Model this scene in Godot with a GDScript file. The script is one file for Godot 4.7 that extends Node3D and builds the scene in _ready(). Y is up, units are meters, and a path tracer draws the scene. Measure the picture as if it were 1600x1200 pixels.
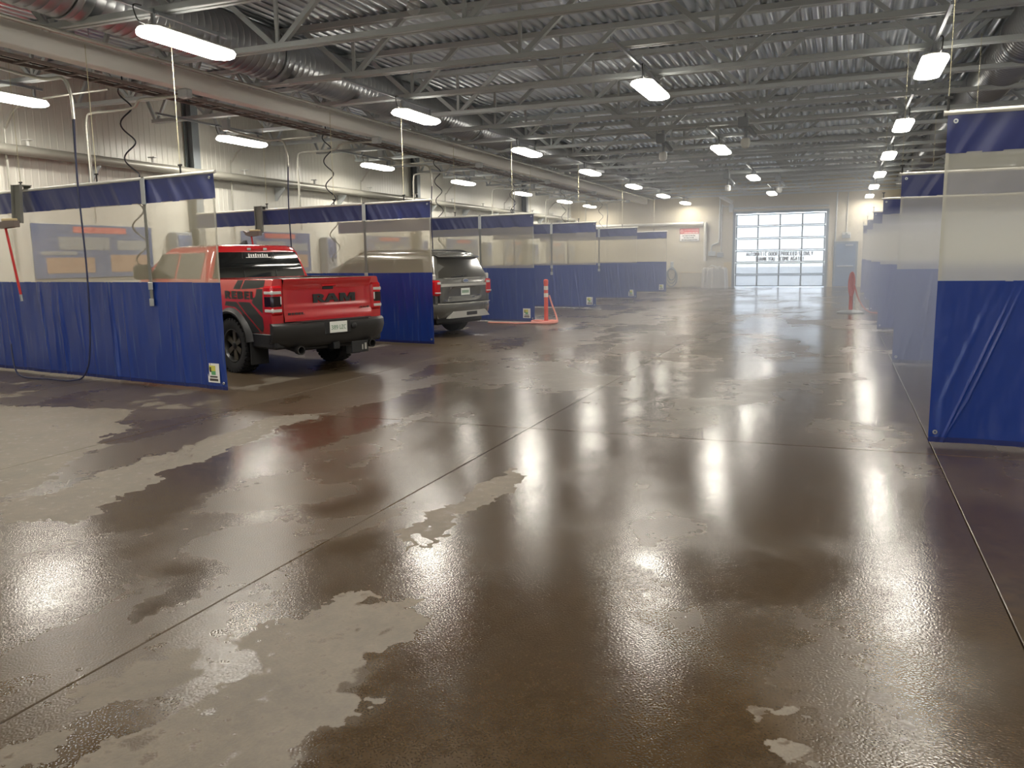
extends Node3D
# Interior of a long wash hall: drive lane with curtained bays on both sides, two parked vehicles, open web roof, daylit overhead door.

const CAM_H := 1.65
const WALL_L := -14.1
const WALL_R := 7.8
const WALL_F := -44.7
const WALL_N := 7.0
const CHORD := 4.58
const TOPCH := 5.46
const LAMP_Y := 4.27

class MB:
	# collects triangles given counter-clockwise as seen from outside
	var p := PackedVector3Array()
	var uv := PackedVector2Array()
	func tri(a: Vector3, b: Vector3, c: Vector3) -> void:
		p.append(a); p.append(b); p.append(c)
	func quad(a: Vector3, b: Vector3, c: Vector3, d: Vector3) -> void:
		tri(a, b, c); tri(a, c, d)
	func fix(i0: int) -> void:
		var vol := 0.0
		for i in range(i0, p.size(), 3):
			vol += p[i].dot(p[i + 1].cross(p[i + 2]))
		if vol < 0.0:
			for i in range(i0, p.size(), 3):
				var t := p[i + 1]
				p[i + 1] = p[i + 2]
				p[i + 2] = t
	func obox(t: Transform3D, s: Vector3, ch := 0.0) -> void:
		var i0 := p.size()
		var h := s * 0.5
		var c := minf(ch, minf(h.x, minf(h.y, h.z)) * 0.9)
		var raw := PackedVector3Array()
		if c <= 0.0:
			var v := []
			for k in 8:
				v.append(Vector3(h.x if k & 1 else -h.x, h.y if k & 2 else -h.y, h.z if k & 4 else -h.z))
			for f in [[0, 2, 3, 1], [4, 5, 7, 6], [0, 1, 5, 4], [2, 6, 7, 3], [0, 4, 6, 2], [1, 3, 7, 5]]:
				raw.append_array([v[f[0]], v[f[1]], v[f[2]], v[f[0]], v[f[2]], v[f[3]]])
		else:
			var g := h - Vector3(c, c, c)
			for ax in 3:
				var b := (ax + 1) % 3
				var d := (ax + 2) % 3
				for sg in [-1.0, 1.0]:
					var q := []
					for k in [[-1, -1], [1, -1], [1, 1], [-1, 1]]:
						var w := Vector3()
						w[ax] = sg * h[ax]; w[b] = k[0] * g[b]; w[d] = k[1] * g[d]
						q.append(w)
					raw.append_array([q[0], q[1], q[2], q[0], q[2], q[3]])
					for s2 in [-1.0, 1.0]:
						var e := []
						for k in [[0, -1.0], [0, 1.0], [1, 1.0], [1, -1.0]]:
							var w := Vector3()
							w[ax] = sg * (h[ax] if k[0] == 0 else g[ax])
							w[b] = s2 * (g[b] if k[0] == 0 else h[b])
							w[d] = k[1] * g[d]
							e.append(w)
						raw.append_array([e[0], e[1], e[2], e[0], e[2], e[3]])
			for k in 8:
				var sx := 1.0 if k & 1 else -1.0
				var sy := 1.0 if k & 2 else -1.0
				var sz := 1.0 if k & 4 else -1.0
				raw.append_array([Vector3(sx * h.x, sy * g.y, sz * g.z), Vector3(sx * g.x, sy * h.y, sz * g.z), Vector3(sx * g.x, sy * g.y, sz * h.z)])
		for i in range(0, raw.size(), 3):
			var a := raw[i]
			var b := raw[i + 1]
			var d := raw[i + 2]
			if (b - a).cross(d - a).dot(a + b + d) < 0.0:
				var tmp := b
				b = d
				d = tmp
			tri(t * a, t * b, t * d)
		if t.basis.determinant() < 0.0:
			fix(i0)
	func box(lo: Vector3, hi: Vector3, ch := 0.0) -> void:
		obox(Transform3D(Basis(), (lo + hi) * 0.5), (hi - lo).abs(), ch)
	func beam(a: Vector3, b: Vector3, w: float, h: float, up := Vector3.UP, ch := 0.0) -> void:
		# rectangular bar from a to b
		var d := (b - a).normalized()
		if absf(d.dot(up)) > 0.98:
			up = Vector3.RIGHT
		var x := up.cross(d).normalized()
		var y := d.cross(x)
		obox(Transform3D(Basis(x, y, d), (a + b) * 0.5), Vector3(w, h, a.distance_to(b)), ch)
	func tube(path: Array, r: float, n := 8, caps := true) -> void:
		var i0 := p.size()
		var rings := []
		var up := Vector3.UP
		for i in path.size():
			var d: Vector3
			if i == 0:
				d = path[1] - path[0]
			elif i == path.size() - 1:
				d = path[i] - path[i - 1]
			else:
				d = (path[i + 1] - path[i]).normalized() + (path[i] - path[i - 1]).normalized()
			d = d.normalized()
			if i == 0:
				up = Vector3.UP if absf(d.y) < 0.9 else Vector3.RIGHT
			var x := up.cross(d).normalized()
			var y := d.cross(x).normalized()
			up = y
			var ring := []
			for k in n:
				var a := TAU * k / n
				ring.append(path[i] + (x * cos(a) + y * sin(a)) * r)
			rings.append(ring)
		loft(rings, caps)
	func loft(rings: Array, caps := true) -> void:
		var i0 := p.size()
		for i in rings.size() - 1:
			var a: Array = rings[i]
			var b: Array = rings[i + 1]
			var n := a.size()
			for k in n:
				var k2 := (k + 1) % n
				quad(a[k], a[k2], b[k2], b[k])
		if caps:
			for e in 2:
				var r: Array = rings[0] if e == 0 else rings[-1]
				var c := Vector3()
				for v in r:
					c += v
				c /= r.size()
				for k in r.size():
					var k2 := (k + 1) % r.size()
					if e == 0:
						tri(c, r[k2], r[k])
					else:
						tri(c, r[k], r[k2])
		fix(i0)
	func lathe(t: Transform3D, prof: Array, n := 24, closed := false) -> void:
		var rings := []
		for q in prof:
			var ring := []
			for k in n:
				var a := TAU * k / n
				ring.append(t * Vector3(q.x * cos(a), q.y, q.x * sin(a)))
			rings.append(ring)
		if closed:
			rings.append(rings[0])
		loft(rings, not closed)
	func prism(poly: PackedVector2Array, t: Transform3D, d: float) -> void:
		var i0 := p.size()
		var idx := Geometry2D.triangulate_polygon(poly)
		for i in range(0, idx.size(), 3):
			var a := poly[idx[i]]
			var b := poly[idx[i + 1]]
			var c := poly[idx[i + 2]]
			if (b - a).cross(c - a) < 0.0:
				var s := b
				b = c
				c = s
			tri(t * Vector3(a.x, a.y, d), t * Vector3(b.x, b.y, d), t * Vector3(c.x, c.y, d))
			tri(t * Vector3(a.x, a.y, 0), t * Vector3(c.x, c.y, 0), t * Vector3(b.x, b.y, 0))
		var m := poly.size()
		var ccw := not Geometry2D.is_polygon_clockwise(poly)
		for i in m:
			var a := poly[i]
			var b := poly[(i + 1) % m]
			if not ccw:
				var s := a
				a = b
				b = s
			quad(t * Vector3(a.x, a.y, 0), t * Vector3(b.x, b.y, 0), t * Vector3(b.x, b.y, d), t * Vector3(a.x, a.y, d))
		if t.basis.determinant() < 0.0:
			fix(i0)
	func grid(nu: int, nv: int, f: Callable) -> void:
		var pts := []
		for j in nv + 1:
			var row := PackedVector3Array()
			for i in nu + 1:
				row.append(f.call(float(i) / nu, float(j) / nv))
			pts.append(row)
		for j in nv:
			for i in nu:
				quad(pts[j][i], pts[j][i + 1], pts[j + 1][i + 1], pts[j + 1][i])
	func mesh(crease := 38.0) -> ArrayMesh:
		var n := p.size()
		var fn := PackedVector3Array()
		var at := {}
		for i in range(0, n, 3):
			var q := (p[i + 1] - p[i]).cross(p[i + 2] - p[i])
			fn.append(q)
			if crease > 0.0:
				for k in 3:
					var key := Vector3i((p[i + k] * 4000.0).round())
					if at.has(key):
						at[key].append(i / 3)
					else:
						at[key] = [i / 3]
		var vs := PackedVector3Array()
		var ns := PackedVector3Array()
		var us := PackedVector2Array()
		var has_uv := uv.size() == n
		var lim := cos(deg_to_rad(crease))
		for i in range(0, n, 3):
			var f := fn[i / 3]
			var fu := f.normalized()
			for k in [0, 2, 1]:
				var v := p[i + k]
				var nn := fu
				if crease > 0.0:
					var sum := Vector3()
					for o in at[Vector3i((v * 4000.0).round())]:
						var g := fn[o]
						if g.normalized().dot(fu) >= lim:
							sum += g
					if sum.length_squared() > 1e-20:
						nn = sum.normalized()
				vs.append(v); ns.append(nn)
				if has_uv:
					us.append(uv[i + k])
		var arr := []
		arr.resize(Mesh.ARRAY_MAX)
		arr[Mesh.ARRAY_VERTEX] = vs
		arr[Mesh.ARRAY_NORMAL] = ns
		if has_uv:
			arr[Mesh.ARRAY_TEX_UV] = us
		var am := ArrayMesh.new()
		am.add_surface_from_arrays(Mesh.PRIMITIVE_TRIANGLES, arr)
		return am

var taken := {}
var M := {}
var text_cache := {}

func numbered(called: String) -> String:
	if not taken.has(called):
		taken[called] = 0
		return called
	taken[called] += 1
	return "%s_%03d" % [called, taken[called]]

func tag(o: Node, label: String, category: String, group := "", kind := "") -> void:
	if label: o.set_meta("label", label)
	if category: o.set_meta("category", category)
	if group: o.set_meta("group", group)
	if kind: o.set_meta("kind", kind)

func thing(called: String, label: String, category: String, group := "", at := Vector3.ZERO, turn := 0.0) -> Node3D:
	var o := Node3D.new()
	o.name = numbered(called)
	add_child(o)
	o.position = at
	o.rotation.y = turn
	tag(o, label, category, group)
	return o

func setting(called: String, label: String, category: String) -> Node3D:
	var o := thing(called, label, category)
	o.set_meta("kind", "structure")
	return o

func part(mesh: Mesh, called: String, mat: Material, parent: Node, pos := Vector3.ZERO, label := "") -> MeshInstance3D:
	var o := MeshInstance3D.new()
	o.name = called
	o.mesh = mesh
	o.material_override = mat
	o.position = pos
	parent.add_child(o, true)
	if label: o.set_meta("label", label)
	return o

func mp(mb: MB, called: String, mat: Material, parent: Node, crease := 38.0, label := "") -> MeshInstance3D:
	return part(mb.mesh(crease), called, mat, parent, Vector3.ZERO, label)

func copy_of(o: Node3D, label: String, at: Vector3, turn := INF) -> Node3D:
	var base: String = String(o.name)
	var cut := base.find("_0")
	if cut > 0 and base.length() - cut == 4:
		base = base.left(cut)
	var c: Node3D = o.duplicate()
	c.name = numbered(base)
	add_child(c)
	c.position = at
	if turn != INF: c.rotation.y = turn
	c.set_meta("label", label)
	return c

func ordinal(k: int) -> String:
	return ["first", "second", "third", "fourth", "fifth", "sixth", "seventh", "eighth", "ninth", "tenth", "eleventh", "twelfth", "thirteenth", "fourteenth", "fifteenth", "sixteenth", "seventeenth", "eighteenth", "nineteenth", "twentieth", "twenty-first", "twenty-second", "twenty-third", "twenty-fourth", "twenty-fifth", "twenty-sixth", "twenty-seventh"][k]

func mat(r: float, g: float, b: float, rough := 0.6, metal := 0.0) -> StandardMaterial3D:
	# colour given in sRGB 0..255
	var m := StandardMaterial3D.new()
	m.albedo_color = Color(r / 255.0, g / 255.0, b / 255.0)
	m.roughness = rough
	m.metallic = metal
	return m

func noise_tex(freq: float, size: int, lo: Color, hi: Color, sd: int, oct := 4) -> NoiseTexture2D:
	var n := FastNoiseLite.new()
	n.seed = sd
	n.frequency = freq
	n.fractal_octaves = oct
	var t := NoiseTexture2D.new()
	t.width = size
	t.height = size
	t.seamless = true
	t.noise = n
	var g := Gradient.new()
	g.set_color(0, lo)
	g.set_color(1, hi)
	t.color_ramp = g
	return t

func text_mesh(s: String, size: float, depth := 0.004, bold := true) -> TextMesh:
	var tm := TextMesh.new()
	var f := SystemFont.new()
	f.font_names = PackedStringArray(["Droid Sans"])
	f.font_weight = 700 if bold else 400
	if bold:
		var fv := FontVariation.new()
		fv.base_font = f
		fv.variation_embolden = 0.9
		tm.font = fv
	else:
		tm.font = f
	tm.text = s
	tm.font_size = 32
	tm.pixel_size = size / 24.0   # about capital height = size
	tm.depth = depth
	tm.curve_step = 2.0
	return tm

const STROKES := {
	"A": [[0, 0, 1, 4], [1, 4, 2, 0], [0.4, 1.4, 1.6, 1.4]], "U": [[0, 4, 0, 0.5], [0, 0.3, 2, 0.3], [2, 0.5, 2, 4]], "T": [[0, 3.8, 2, 3.8], [1, 0, 1, 4]],
	"O": [[0.1, 0.2, 0.1, 3.8], [1.9, 0.2, 1.9, 3.8], [0.1, 3.7, 1.9, 3.7], [0.1, 0.3, 1.9, 0.3]], "M": [[0, 0, 0, 4], [2, 0, 2, 4], [0, 4, 1, 1.6], [1, 1.6, 2, 4]], "I": [[1, 0, 1, 4]],
	"C": [[0.1, 0.2, 0.1, 3.8], [0.1, 3.7, 1.9, 3.7], [0.1, 0.3, 1.9, 0.3]], "D": [[0.1, 0, 0.1, 4], [0, 3.8, 1.3, 3.8], [0, 0.2, 1.3, 0.2], [1.3, 3.8, 1.9, 3.0], [1.3, 0.2, 1.9, 1.0], [1.9, 0.9, 1.9, 3.1]],
	"R": [[0.1, 0, 0.1, 4], [0, 3.8, 1.8, 3.8], [0, 2.0, 1.8, 2.0], [1.8, 2.0, 1.8, 3.9], [0.9, 2.0, 2, 0]], "P": [[0.1, 0, 0.1, 4], [0, 3.8, 1.8, 3.8], [0, 1.9, 1.8, 1.9], [1.8, 1.9, 1.8, 3.9]],
	"E": [[0.1, 0, 0.1, 4], [0, 3.8, 1.9, 3.8], [0, 2.0, 1.6, 2.0], [0, 0.2, 1.9, 0.2]], "S": [[0.1, 3.7, 1.9, 3.7], [0.1, 2.0, 0.1, 3.7], [0.1, 2.0, 1.9, 2.0], [1.9, 0.3, 1.9, 2.0], [0.1, 0.3, 1.9, 0.3]],
	"L": [[0.1, 0, 0.1, 4], [0, 0.2, 1.9, 0.2]], "W": [[0, 4, 0.5, 0], [0.5, 0, 1, 2.6], [1, 2.6, 1.5, 0], [1.5, 0, 2, 4]], "Y": [[0, 4, 1, 1.9], [2, 4, 1, 1.9], [1, 0, 1, 2]],
	"H": [[0.1, 0, 0.1, 4], [1.9, 0, 1.9, 4], [0, 2, 2, 2]], "N": [[0.1, 0, 0.1, 4], [1.9, 0, 1.9, 4], [0.1, 4, 1.9, 0]], "K": [[0.1, 0, 0.1, 4], [0.1, 1.7, 2, 4], [0.7, 2.3, 2, 0]],
	"G": [[0.1, 0.2, 0.1, 3.8], [0.1, 3.7, 1.9, 3.7], [0.1, 0.3, 1.9, 0.3], [1.9, 0.3, 1.9, 1.8], [1.1, 1.8, 1.9, 1.8]],
	",": [[0.5, -0.6, 0.7, 0.4]], ".": [[0.6, 0, 0.6, 0.5]], "-": [[0.3, 1.9, 1.7, 1.9]], "!": [[1, 1.3, 1, 4], [1, 0, 1, 0.5]]}

func stroke_text(s: String, wide: float, tall: float, thick: float) -> MB:
	# block letters made of flat bars, centred on x, in the xy plane
	var mb := MB.new()
	var total := 0.0
	for ch in s:
		total += 1.6 if ch in " ,." else 2.9
	var kx := wide / total
	var ky := tall / 4.0
	var x := -wide / 2
	for ch in s:
		for q in STROKES.get(ch, []):
			mb.beam(Vector3(x + q[0] * kx, q[1] * ky, 0), Vector3(x + q[2] * kx, q[3] * ky, 0), 0.004, thick, Vector3(0, 0, 1).cross(Vector3(q[2] - q[0], q[3] - q[1], 0).normalized()))
		x += (1.6 if ch in " ,." else 2.9) * kx
	return mb

func smooth_path(pts: Array, sub := 6) -> Array:
	var c := Curve3D.new()
	for i in pts.size():
		var a: Vector3 = pts[maxi(i - 1, 0)]
		var b: Vector3 = pts[mini(i + 1, pts.size() - 1)]
		var t := (b - a) / 6.0
		c.add_point(pts[i], -t, t)
	var out := []
	for i in pts.size() - 1:
		for k in sub:
			out.append(c.sample(i, float(k) / sub))
	out.append(pts[-1])
	return out

# ------------------------------------------------------------------ start

func _ready() -> void:
	camera_and_light()
	materials()
	build_floor()
	build_shell()
	build_roof()
	build_lamps()
	build_services()
	build_curtains()
	build_truck()
	build_wagon()
	build_bay_gear()
	build_far_wall()
	build_markers()
	build_haze()

func camera_and_light() -> void:
	var cam := Camera3D.new()
	cam.name = "camera"
	cam.transform = Transform3D(Basis(Vector3(0.92992, -0.01528, -0.36745), Vector3(-0.04116, 0.98854, -0.14527), Vector3(0.36546, 0.15021, 0.91863)), Vector3(0, CAM_H, 0))
	cam.fov = 49.888
	cam.near = 0.05
	cam.far = 300.0
	cam.current = true
	add_child(cam)
	var sky_mat := ProceduralSkyMaterial.new()
	sky_mat.sky_top_color = Color(0.80, 0.88, 0.97)
	sky_mat.sky_horizon_color = Color(0.90, 0.95, 1.0)
	sky_mat.ground_horizon_color = Color(0.80, 0.84, 0.86)
	sky_mat.ground_bottom_color = Color(0.55, 0.57, 0.58)
	sky_mat.sun_angle_max = 0.0
	sky_mat.energy_multiplier = SKY_ENERGY
	var sky := Sky.new()
	sky.sky_material = sky_mat
	var env := Environment.new()
	env.background_mode = Environment.BG_SKY
	env.sky = sky
	env.tonemap_mode = Environment.TONE_MAPPER_LINEAR
	env.tonemap_exposure = EXPOSURE
	env.sdfgi_enabled = true
	env.ssao_enabled = true
	env.ssil_enabled = true
	env.volumetric_fog_enabled = true
	env.volumetric_fog_density = 0.0
	var we := WorldEnvironment.new()
	we.name = "environment"
	we.environment = env
	add_child(we)

const SKY_ENERGY := 9.5
const EXPOSURE := 1.12
const LAMP_ENERGY := 9.0
const LAMP_GLOW := 14.0

func materials() -> void:
	M.liner = mat(208, 206, 196, 0.34)
	M.far_wall = mat(190, 181, 160, 0.6)
	M.wainscot = mat(196, 178, 138, 0.55)
	M.near_wall = mat(206, 200, 184, 0.6)
	M.deck = mat(222, 227, 232, 0.33, 1.0)
	M.steel = mat(184, 189, 190, 0.42, 0.1)
	M.steel_dark = mat(118, 124, 128, 0.5, 0.1)
	M.girder = mat(226, 224, 218, 0.5)
	M.galv = mat(168, 170, 172, 0.32, 0.85)
	M.pipe_grey = mat(150, 148, 138, 0.4, 0.2)
	M.pipe_white = mat(205, 203, 195, 0.4)
	M.conduit = mat(176, 174, 164, 0.35, 0.5)
	M.brown_tray = mat(120, 108, 102, 0.6, 0.2)
	M.black = mat(22, 22, 23, 0.45)
	M.rubber = mat(26, 26, 27, 0.75)
	M.hose_black = mat(24, 26, 34, 0.4)
	M.hose_blue = mat(28, 34, 66, 0.4)
	M.wire = mat(190, 182, 150, 0.6)
	M.white = mat(226, 226, 222, 0.45)
	M.offwhite = mat(205, 205, 200, 0.5)
	M.chrome = mat(200, 202, 205, 0.12, 1.0)
	M.alu = mat(172, 176, 180, 0.35, 0.8)
	M.strap = mat(118, 118, 112, 0.6)
	M.blue = mat(24, 54, 130, 0.24)
	M.blue.metallic_specular = 0.55
	# left curtains carry pale vertical streaks of dried soap
	M.blue_streaked = mat(255, 255, 255, 0.26)
	var st := noise_tex(0.012, 512, Color8(24, 54, 130), Color8(92, 106, 140), 77, 3)
	st.color_ramp.set_offset(0, 0.66)
	st.color_ramp.set_offset(1, 0.90)
	M.blue_streaked.albedo_texture = st
	M.blue_streaked.uv1_triplanar = true
	M.blue_streaked.uv1_scale = Vector3(1.1, 0.07, 1.1)
	M.blue_top = mat(36, 48, 108, 0.36)
	M.hem = mat(18, 32, 92, 0.45)
	M.vinyl = mat(198, 196, 184, 0.30)
	M.vinyl_aged = mat(206, 197, 170, 0.30)
	M.vinyl_aged.transparency = BaseMaterial3D.TRANSPARENCY_ALPHA
	M.vinyl_aged.albedo_color.a = 0.38
	M.vinyl.transparency = BaseMaterial3D.TRANSPARENCY_ALPHA
	M.vinyl.albedo_color.a = 0.46
	M.red = mat(180, 30, 34, 0.22)
	M.red.clearcoat_enabled = true
	M.red.clearcoat = 1.0
	M.red.clearcoat_roughness = 0.06
	M.decal = mat(42, 44, 42, 0.45)
	M.car_black = mat(30, 30, 31, 0.5)
	M.bumper = mat(46, 45, 44, 0.38, 0.2)
	M.tinted = mat(14, 16, 17, 0.06)
	M.tinted.metallic_specular = 0.7
	M.tail_red = mat(176, 22, 28, 0.15)
	M.tail_dark = mat(30, 12, 14, 0.12)
	M.clear_lens = mat(190, 188, 184, 0.2)
	M.rim = mat(52, 52, 52, 0.35, 0.6)
	M.rim_light = mat(98, 92, 80, 0.4, 0.5)
	M.plate = mat(224, 226, 220, 0.4)
	M.plate_green = mat(40, 110, 62, 0.5)
	M.suv = mat(96, 95, 90, 0.24, 0.4)
	M.suv.clearcoat_enabled = true
	M.suv.clearcoat = 1.0
	M.suv.clearcoat_roughness = 0.08
	M.suv_glass = mat(58, 56, 50, 0.1)
	M.suv_trim = mat(38, 38, 38, 0.4)
	M.silver = mat(196, 194, 186, 0.3, 0.5)
	M.orange = mat(226, 78, 52, 0.5)
	M.reflective = mat(236, 226, 214, 0.4)
	M.pink_hose = mat(226, 146, 130, 0.5)
	M.wrap = mat(178, 174, 166, 0.4)
	M.faded_red = mat(168, 78, 74, 0.55)
	M.red_plain = mat(196, 44, 44, 0.5)
	M.grey_box = mat(150, 155, 160, 0.5)
	M.blue_door = mat(88, 116, 150, 0.45)
	M.frame_grey = mat(112, 128, 140, 0.45, 0.3)
	M.pane = mat(226, 236, 244, 0.3)
	M.pane.transparency = BaseMaterial3D.TRANSPARENCY_ALPHA
	M.pane.albedo_color.a = 0.76
	M.letter = mat(20, 30, 46, 0.7)
	M.asphalt = mat(150, 150, 150, 0.9)
	M.sticker_yellow = mat(206, 202, 92, 0.5)
	M.sticker_green = mat(96, 164, 112, 0.5)
	M.print_dark = mat(62, 58, 54, 0.6)
	M.board_blue = mat(100, 114, 150, 0.5)
	M.board_orange = mat(172, 144, 124, 0.5)
	M.board_pink = mat(206, 110, 106, 0.5)
	M.glow = mat(255, 250, 238, 0.4)
	M.glow.emission_enabled = true
	M.glow.emission = Color(1.0, 0.975, 0.925)
	M.glow.emission_energy_multiplier = LAMP_GLOW
	M.exit_face = mat(150, 160, 164, 0.5)
	M.base = mat(70, 62, 52, 0.7)
	M.glass_globe = mat(210, 212, 214, 0.05)
	M.glass_globe.transparency = BaseMaterial3D.TRANSPARENCY_ALPHA
	M.glass_globe.albedo_color.a = 0.25

# ------------------------------------------------------------------ floor

const DRY := [
[-1.79,-3.47,-1.72,-3.20,-1.71,-2.91,-1.77,-2.61,-1.76,-2.56,-1.63,-2.51,-1.61,-2.37,-1.65,-2.26,-1.65,-2.11,-1.65,-1.6,-2.35,-1.5,-2.20,-2.17,-2.23,-2.35,-2.20,-2.52,-2.38,-2.83,-2.34,-3.13,-2.17,-3.44,-1.94,-3.35],
[-2.61,-2.04,-2.67,-2.29,-2.60,-2.58,-2.50,-2.64,-2.40,-2.45,-2.45,-2.17],
[-2.66,-1.80,-2.57,-1.92,-2.47,-1.98,-2.38,-1.81,-2.54,-1.71],
[-9.67,-6.31,-9.31,-6.83,-7.46,-7.09,-6.37,-5.68,-5.59,-4.31,-5.54,-3.97],
[-5.05,-3.60,-4.81,-3.68,-4.55,-3.73,-4.64,-4.07,-4.93,-4.86,-5.02,-5.45,-5.07,-6.01,-5.15,-6.58,-5.26,-7.51,-5.65,-7.24,-5.52,-6.10,-5.47,-5.19,-5.32,-4.31,-5.39,-3.86],
[-0.18,-2.58,-0.14,-2.75,-0.07,-2.82,-0.03,-2.77,-0.05,-2.67,-0.08,-2.62],
[-0.13,-2.99,-0.08,-3.04,-0.04,-3.00,-0.09,-2.94],
[-2.24,-4.01,-2.22,-4.37,-2.17,-4.95,-2.17,-5.83,-2.39,-5.97,-2.43,-5.10,-2.47,-4.42],
]
const WET := [
[-4.50,-3.69,-4.59,-4.02,-4.87,-4.80,-4.95,-5.38,-5.00,-5.92,-5.07,-6.48,-5.17,-7.38,-4.98,-8.18,-4.95,-9.15,-4.84,-9.86,-4.36,-8.68,-4.24,-7.13,-4.28,-6.29,-4.39,-5.86,-4.49,-5.46,-4.10,-4.30,-3.91,-3.82,-4.31,-3.60],
[-3.23,-2.85,-3.32,-3.22,-3.27,-3.54,-3.11,-3.49,-2.97,-3.07,-2.98,-2.71],
[-3.25,-4.43,-3.19,-5.20,-2.97,-5.01,-2.96,-4.46],
[-2.69,-3.59,-2.73,-3.95,-2.59,-4.31,-2.43,-4.11,-2.51,-3.75],
[-2.89,-3.14,-2.90,-3.29,-2.81,-3.32,-2.79,-3.19,-2.82,-3.11],
[-1.44,-4.40,-0.92,-3.56,-0.70,-3.24,-0.32,-3.15,-0.13,-2.97,-0.10,-2.85,-0.16,-2.66,-0.29,-2.3,-0.9,-1.5,-1.57,-1.5,-1.61,-2.45,-1.64,-3.27,-1.67,-3.80],
[-1.27,-6.56,-1.08,-6.97,-0.63,-7.24,-0.06,-6.95,0.12,-5.58,-0.23,-5.60,-0.71,-5.76,-0.95,-5.86],
[-0.98,-4.34,-0.67,-4.66,-0.11,-4.54,0.25,-4.87,0.11,-4.25,-0.31,-3.85,-0.68,-3.88],
[-1.95,-2.70,-1.83,-2.65,-1.81,-2.65,-1.80,-2.57,-1.86,-2.56],
[-2.18,-2.70,-2.10,-2.77,-2.07,-2.68,-2.12,-2.66],
[-1.97,-2.97,-1.91,-3.01,-1.88,-2.94,-1.93,-2.92],
[-1.85,-2.07,-1.82,-2.12,-1.79,-2.07,-1.82,-2.05],
[-3.40,-6.62,-3.42,-7.22,-2.90,-6.79,-2.71,-6.20,-3.10,-6.15],
[-2.79,-5.53,-2.45,-5.84,-2.32,-5.49,-2.67,-5.38],
]

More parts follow.
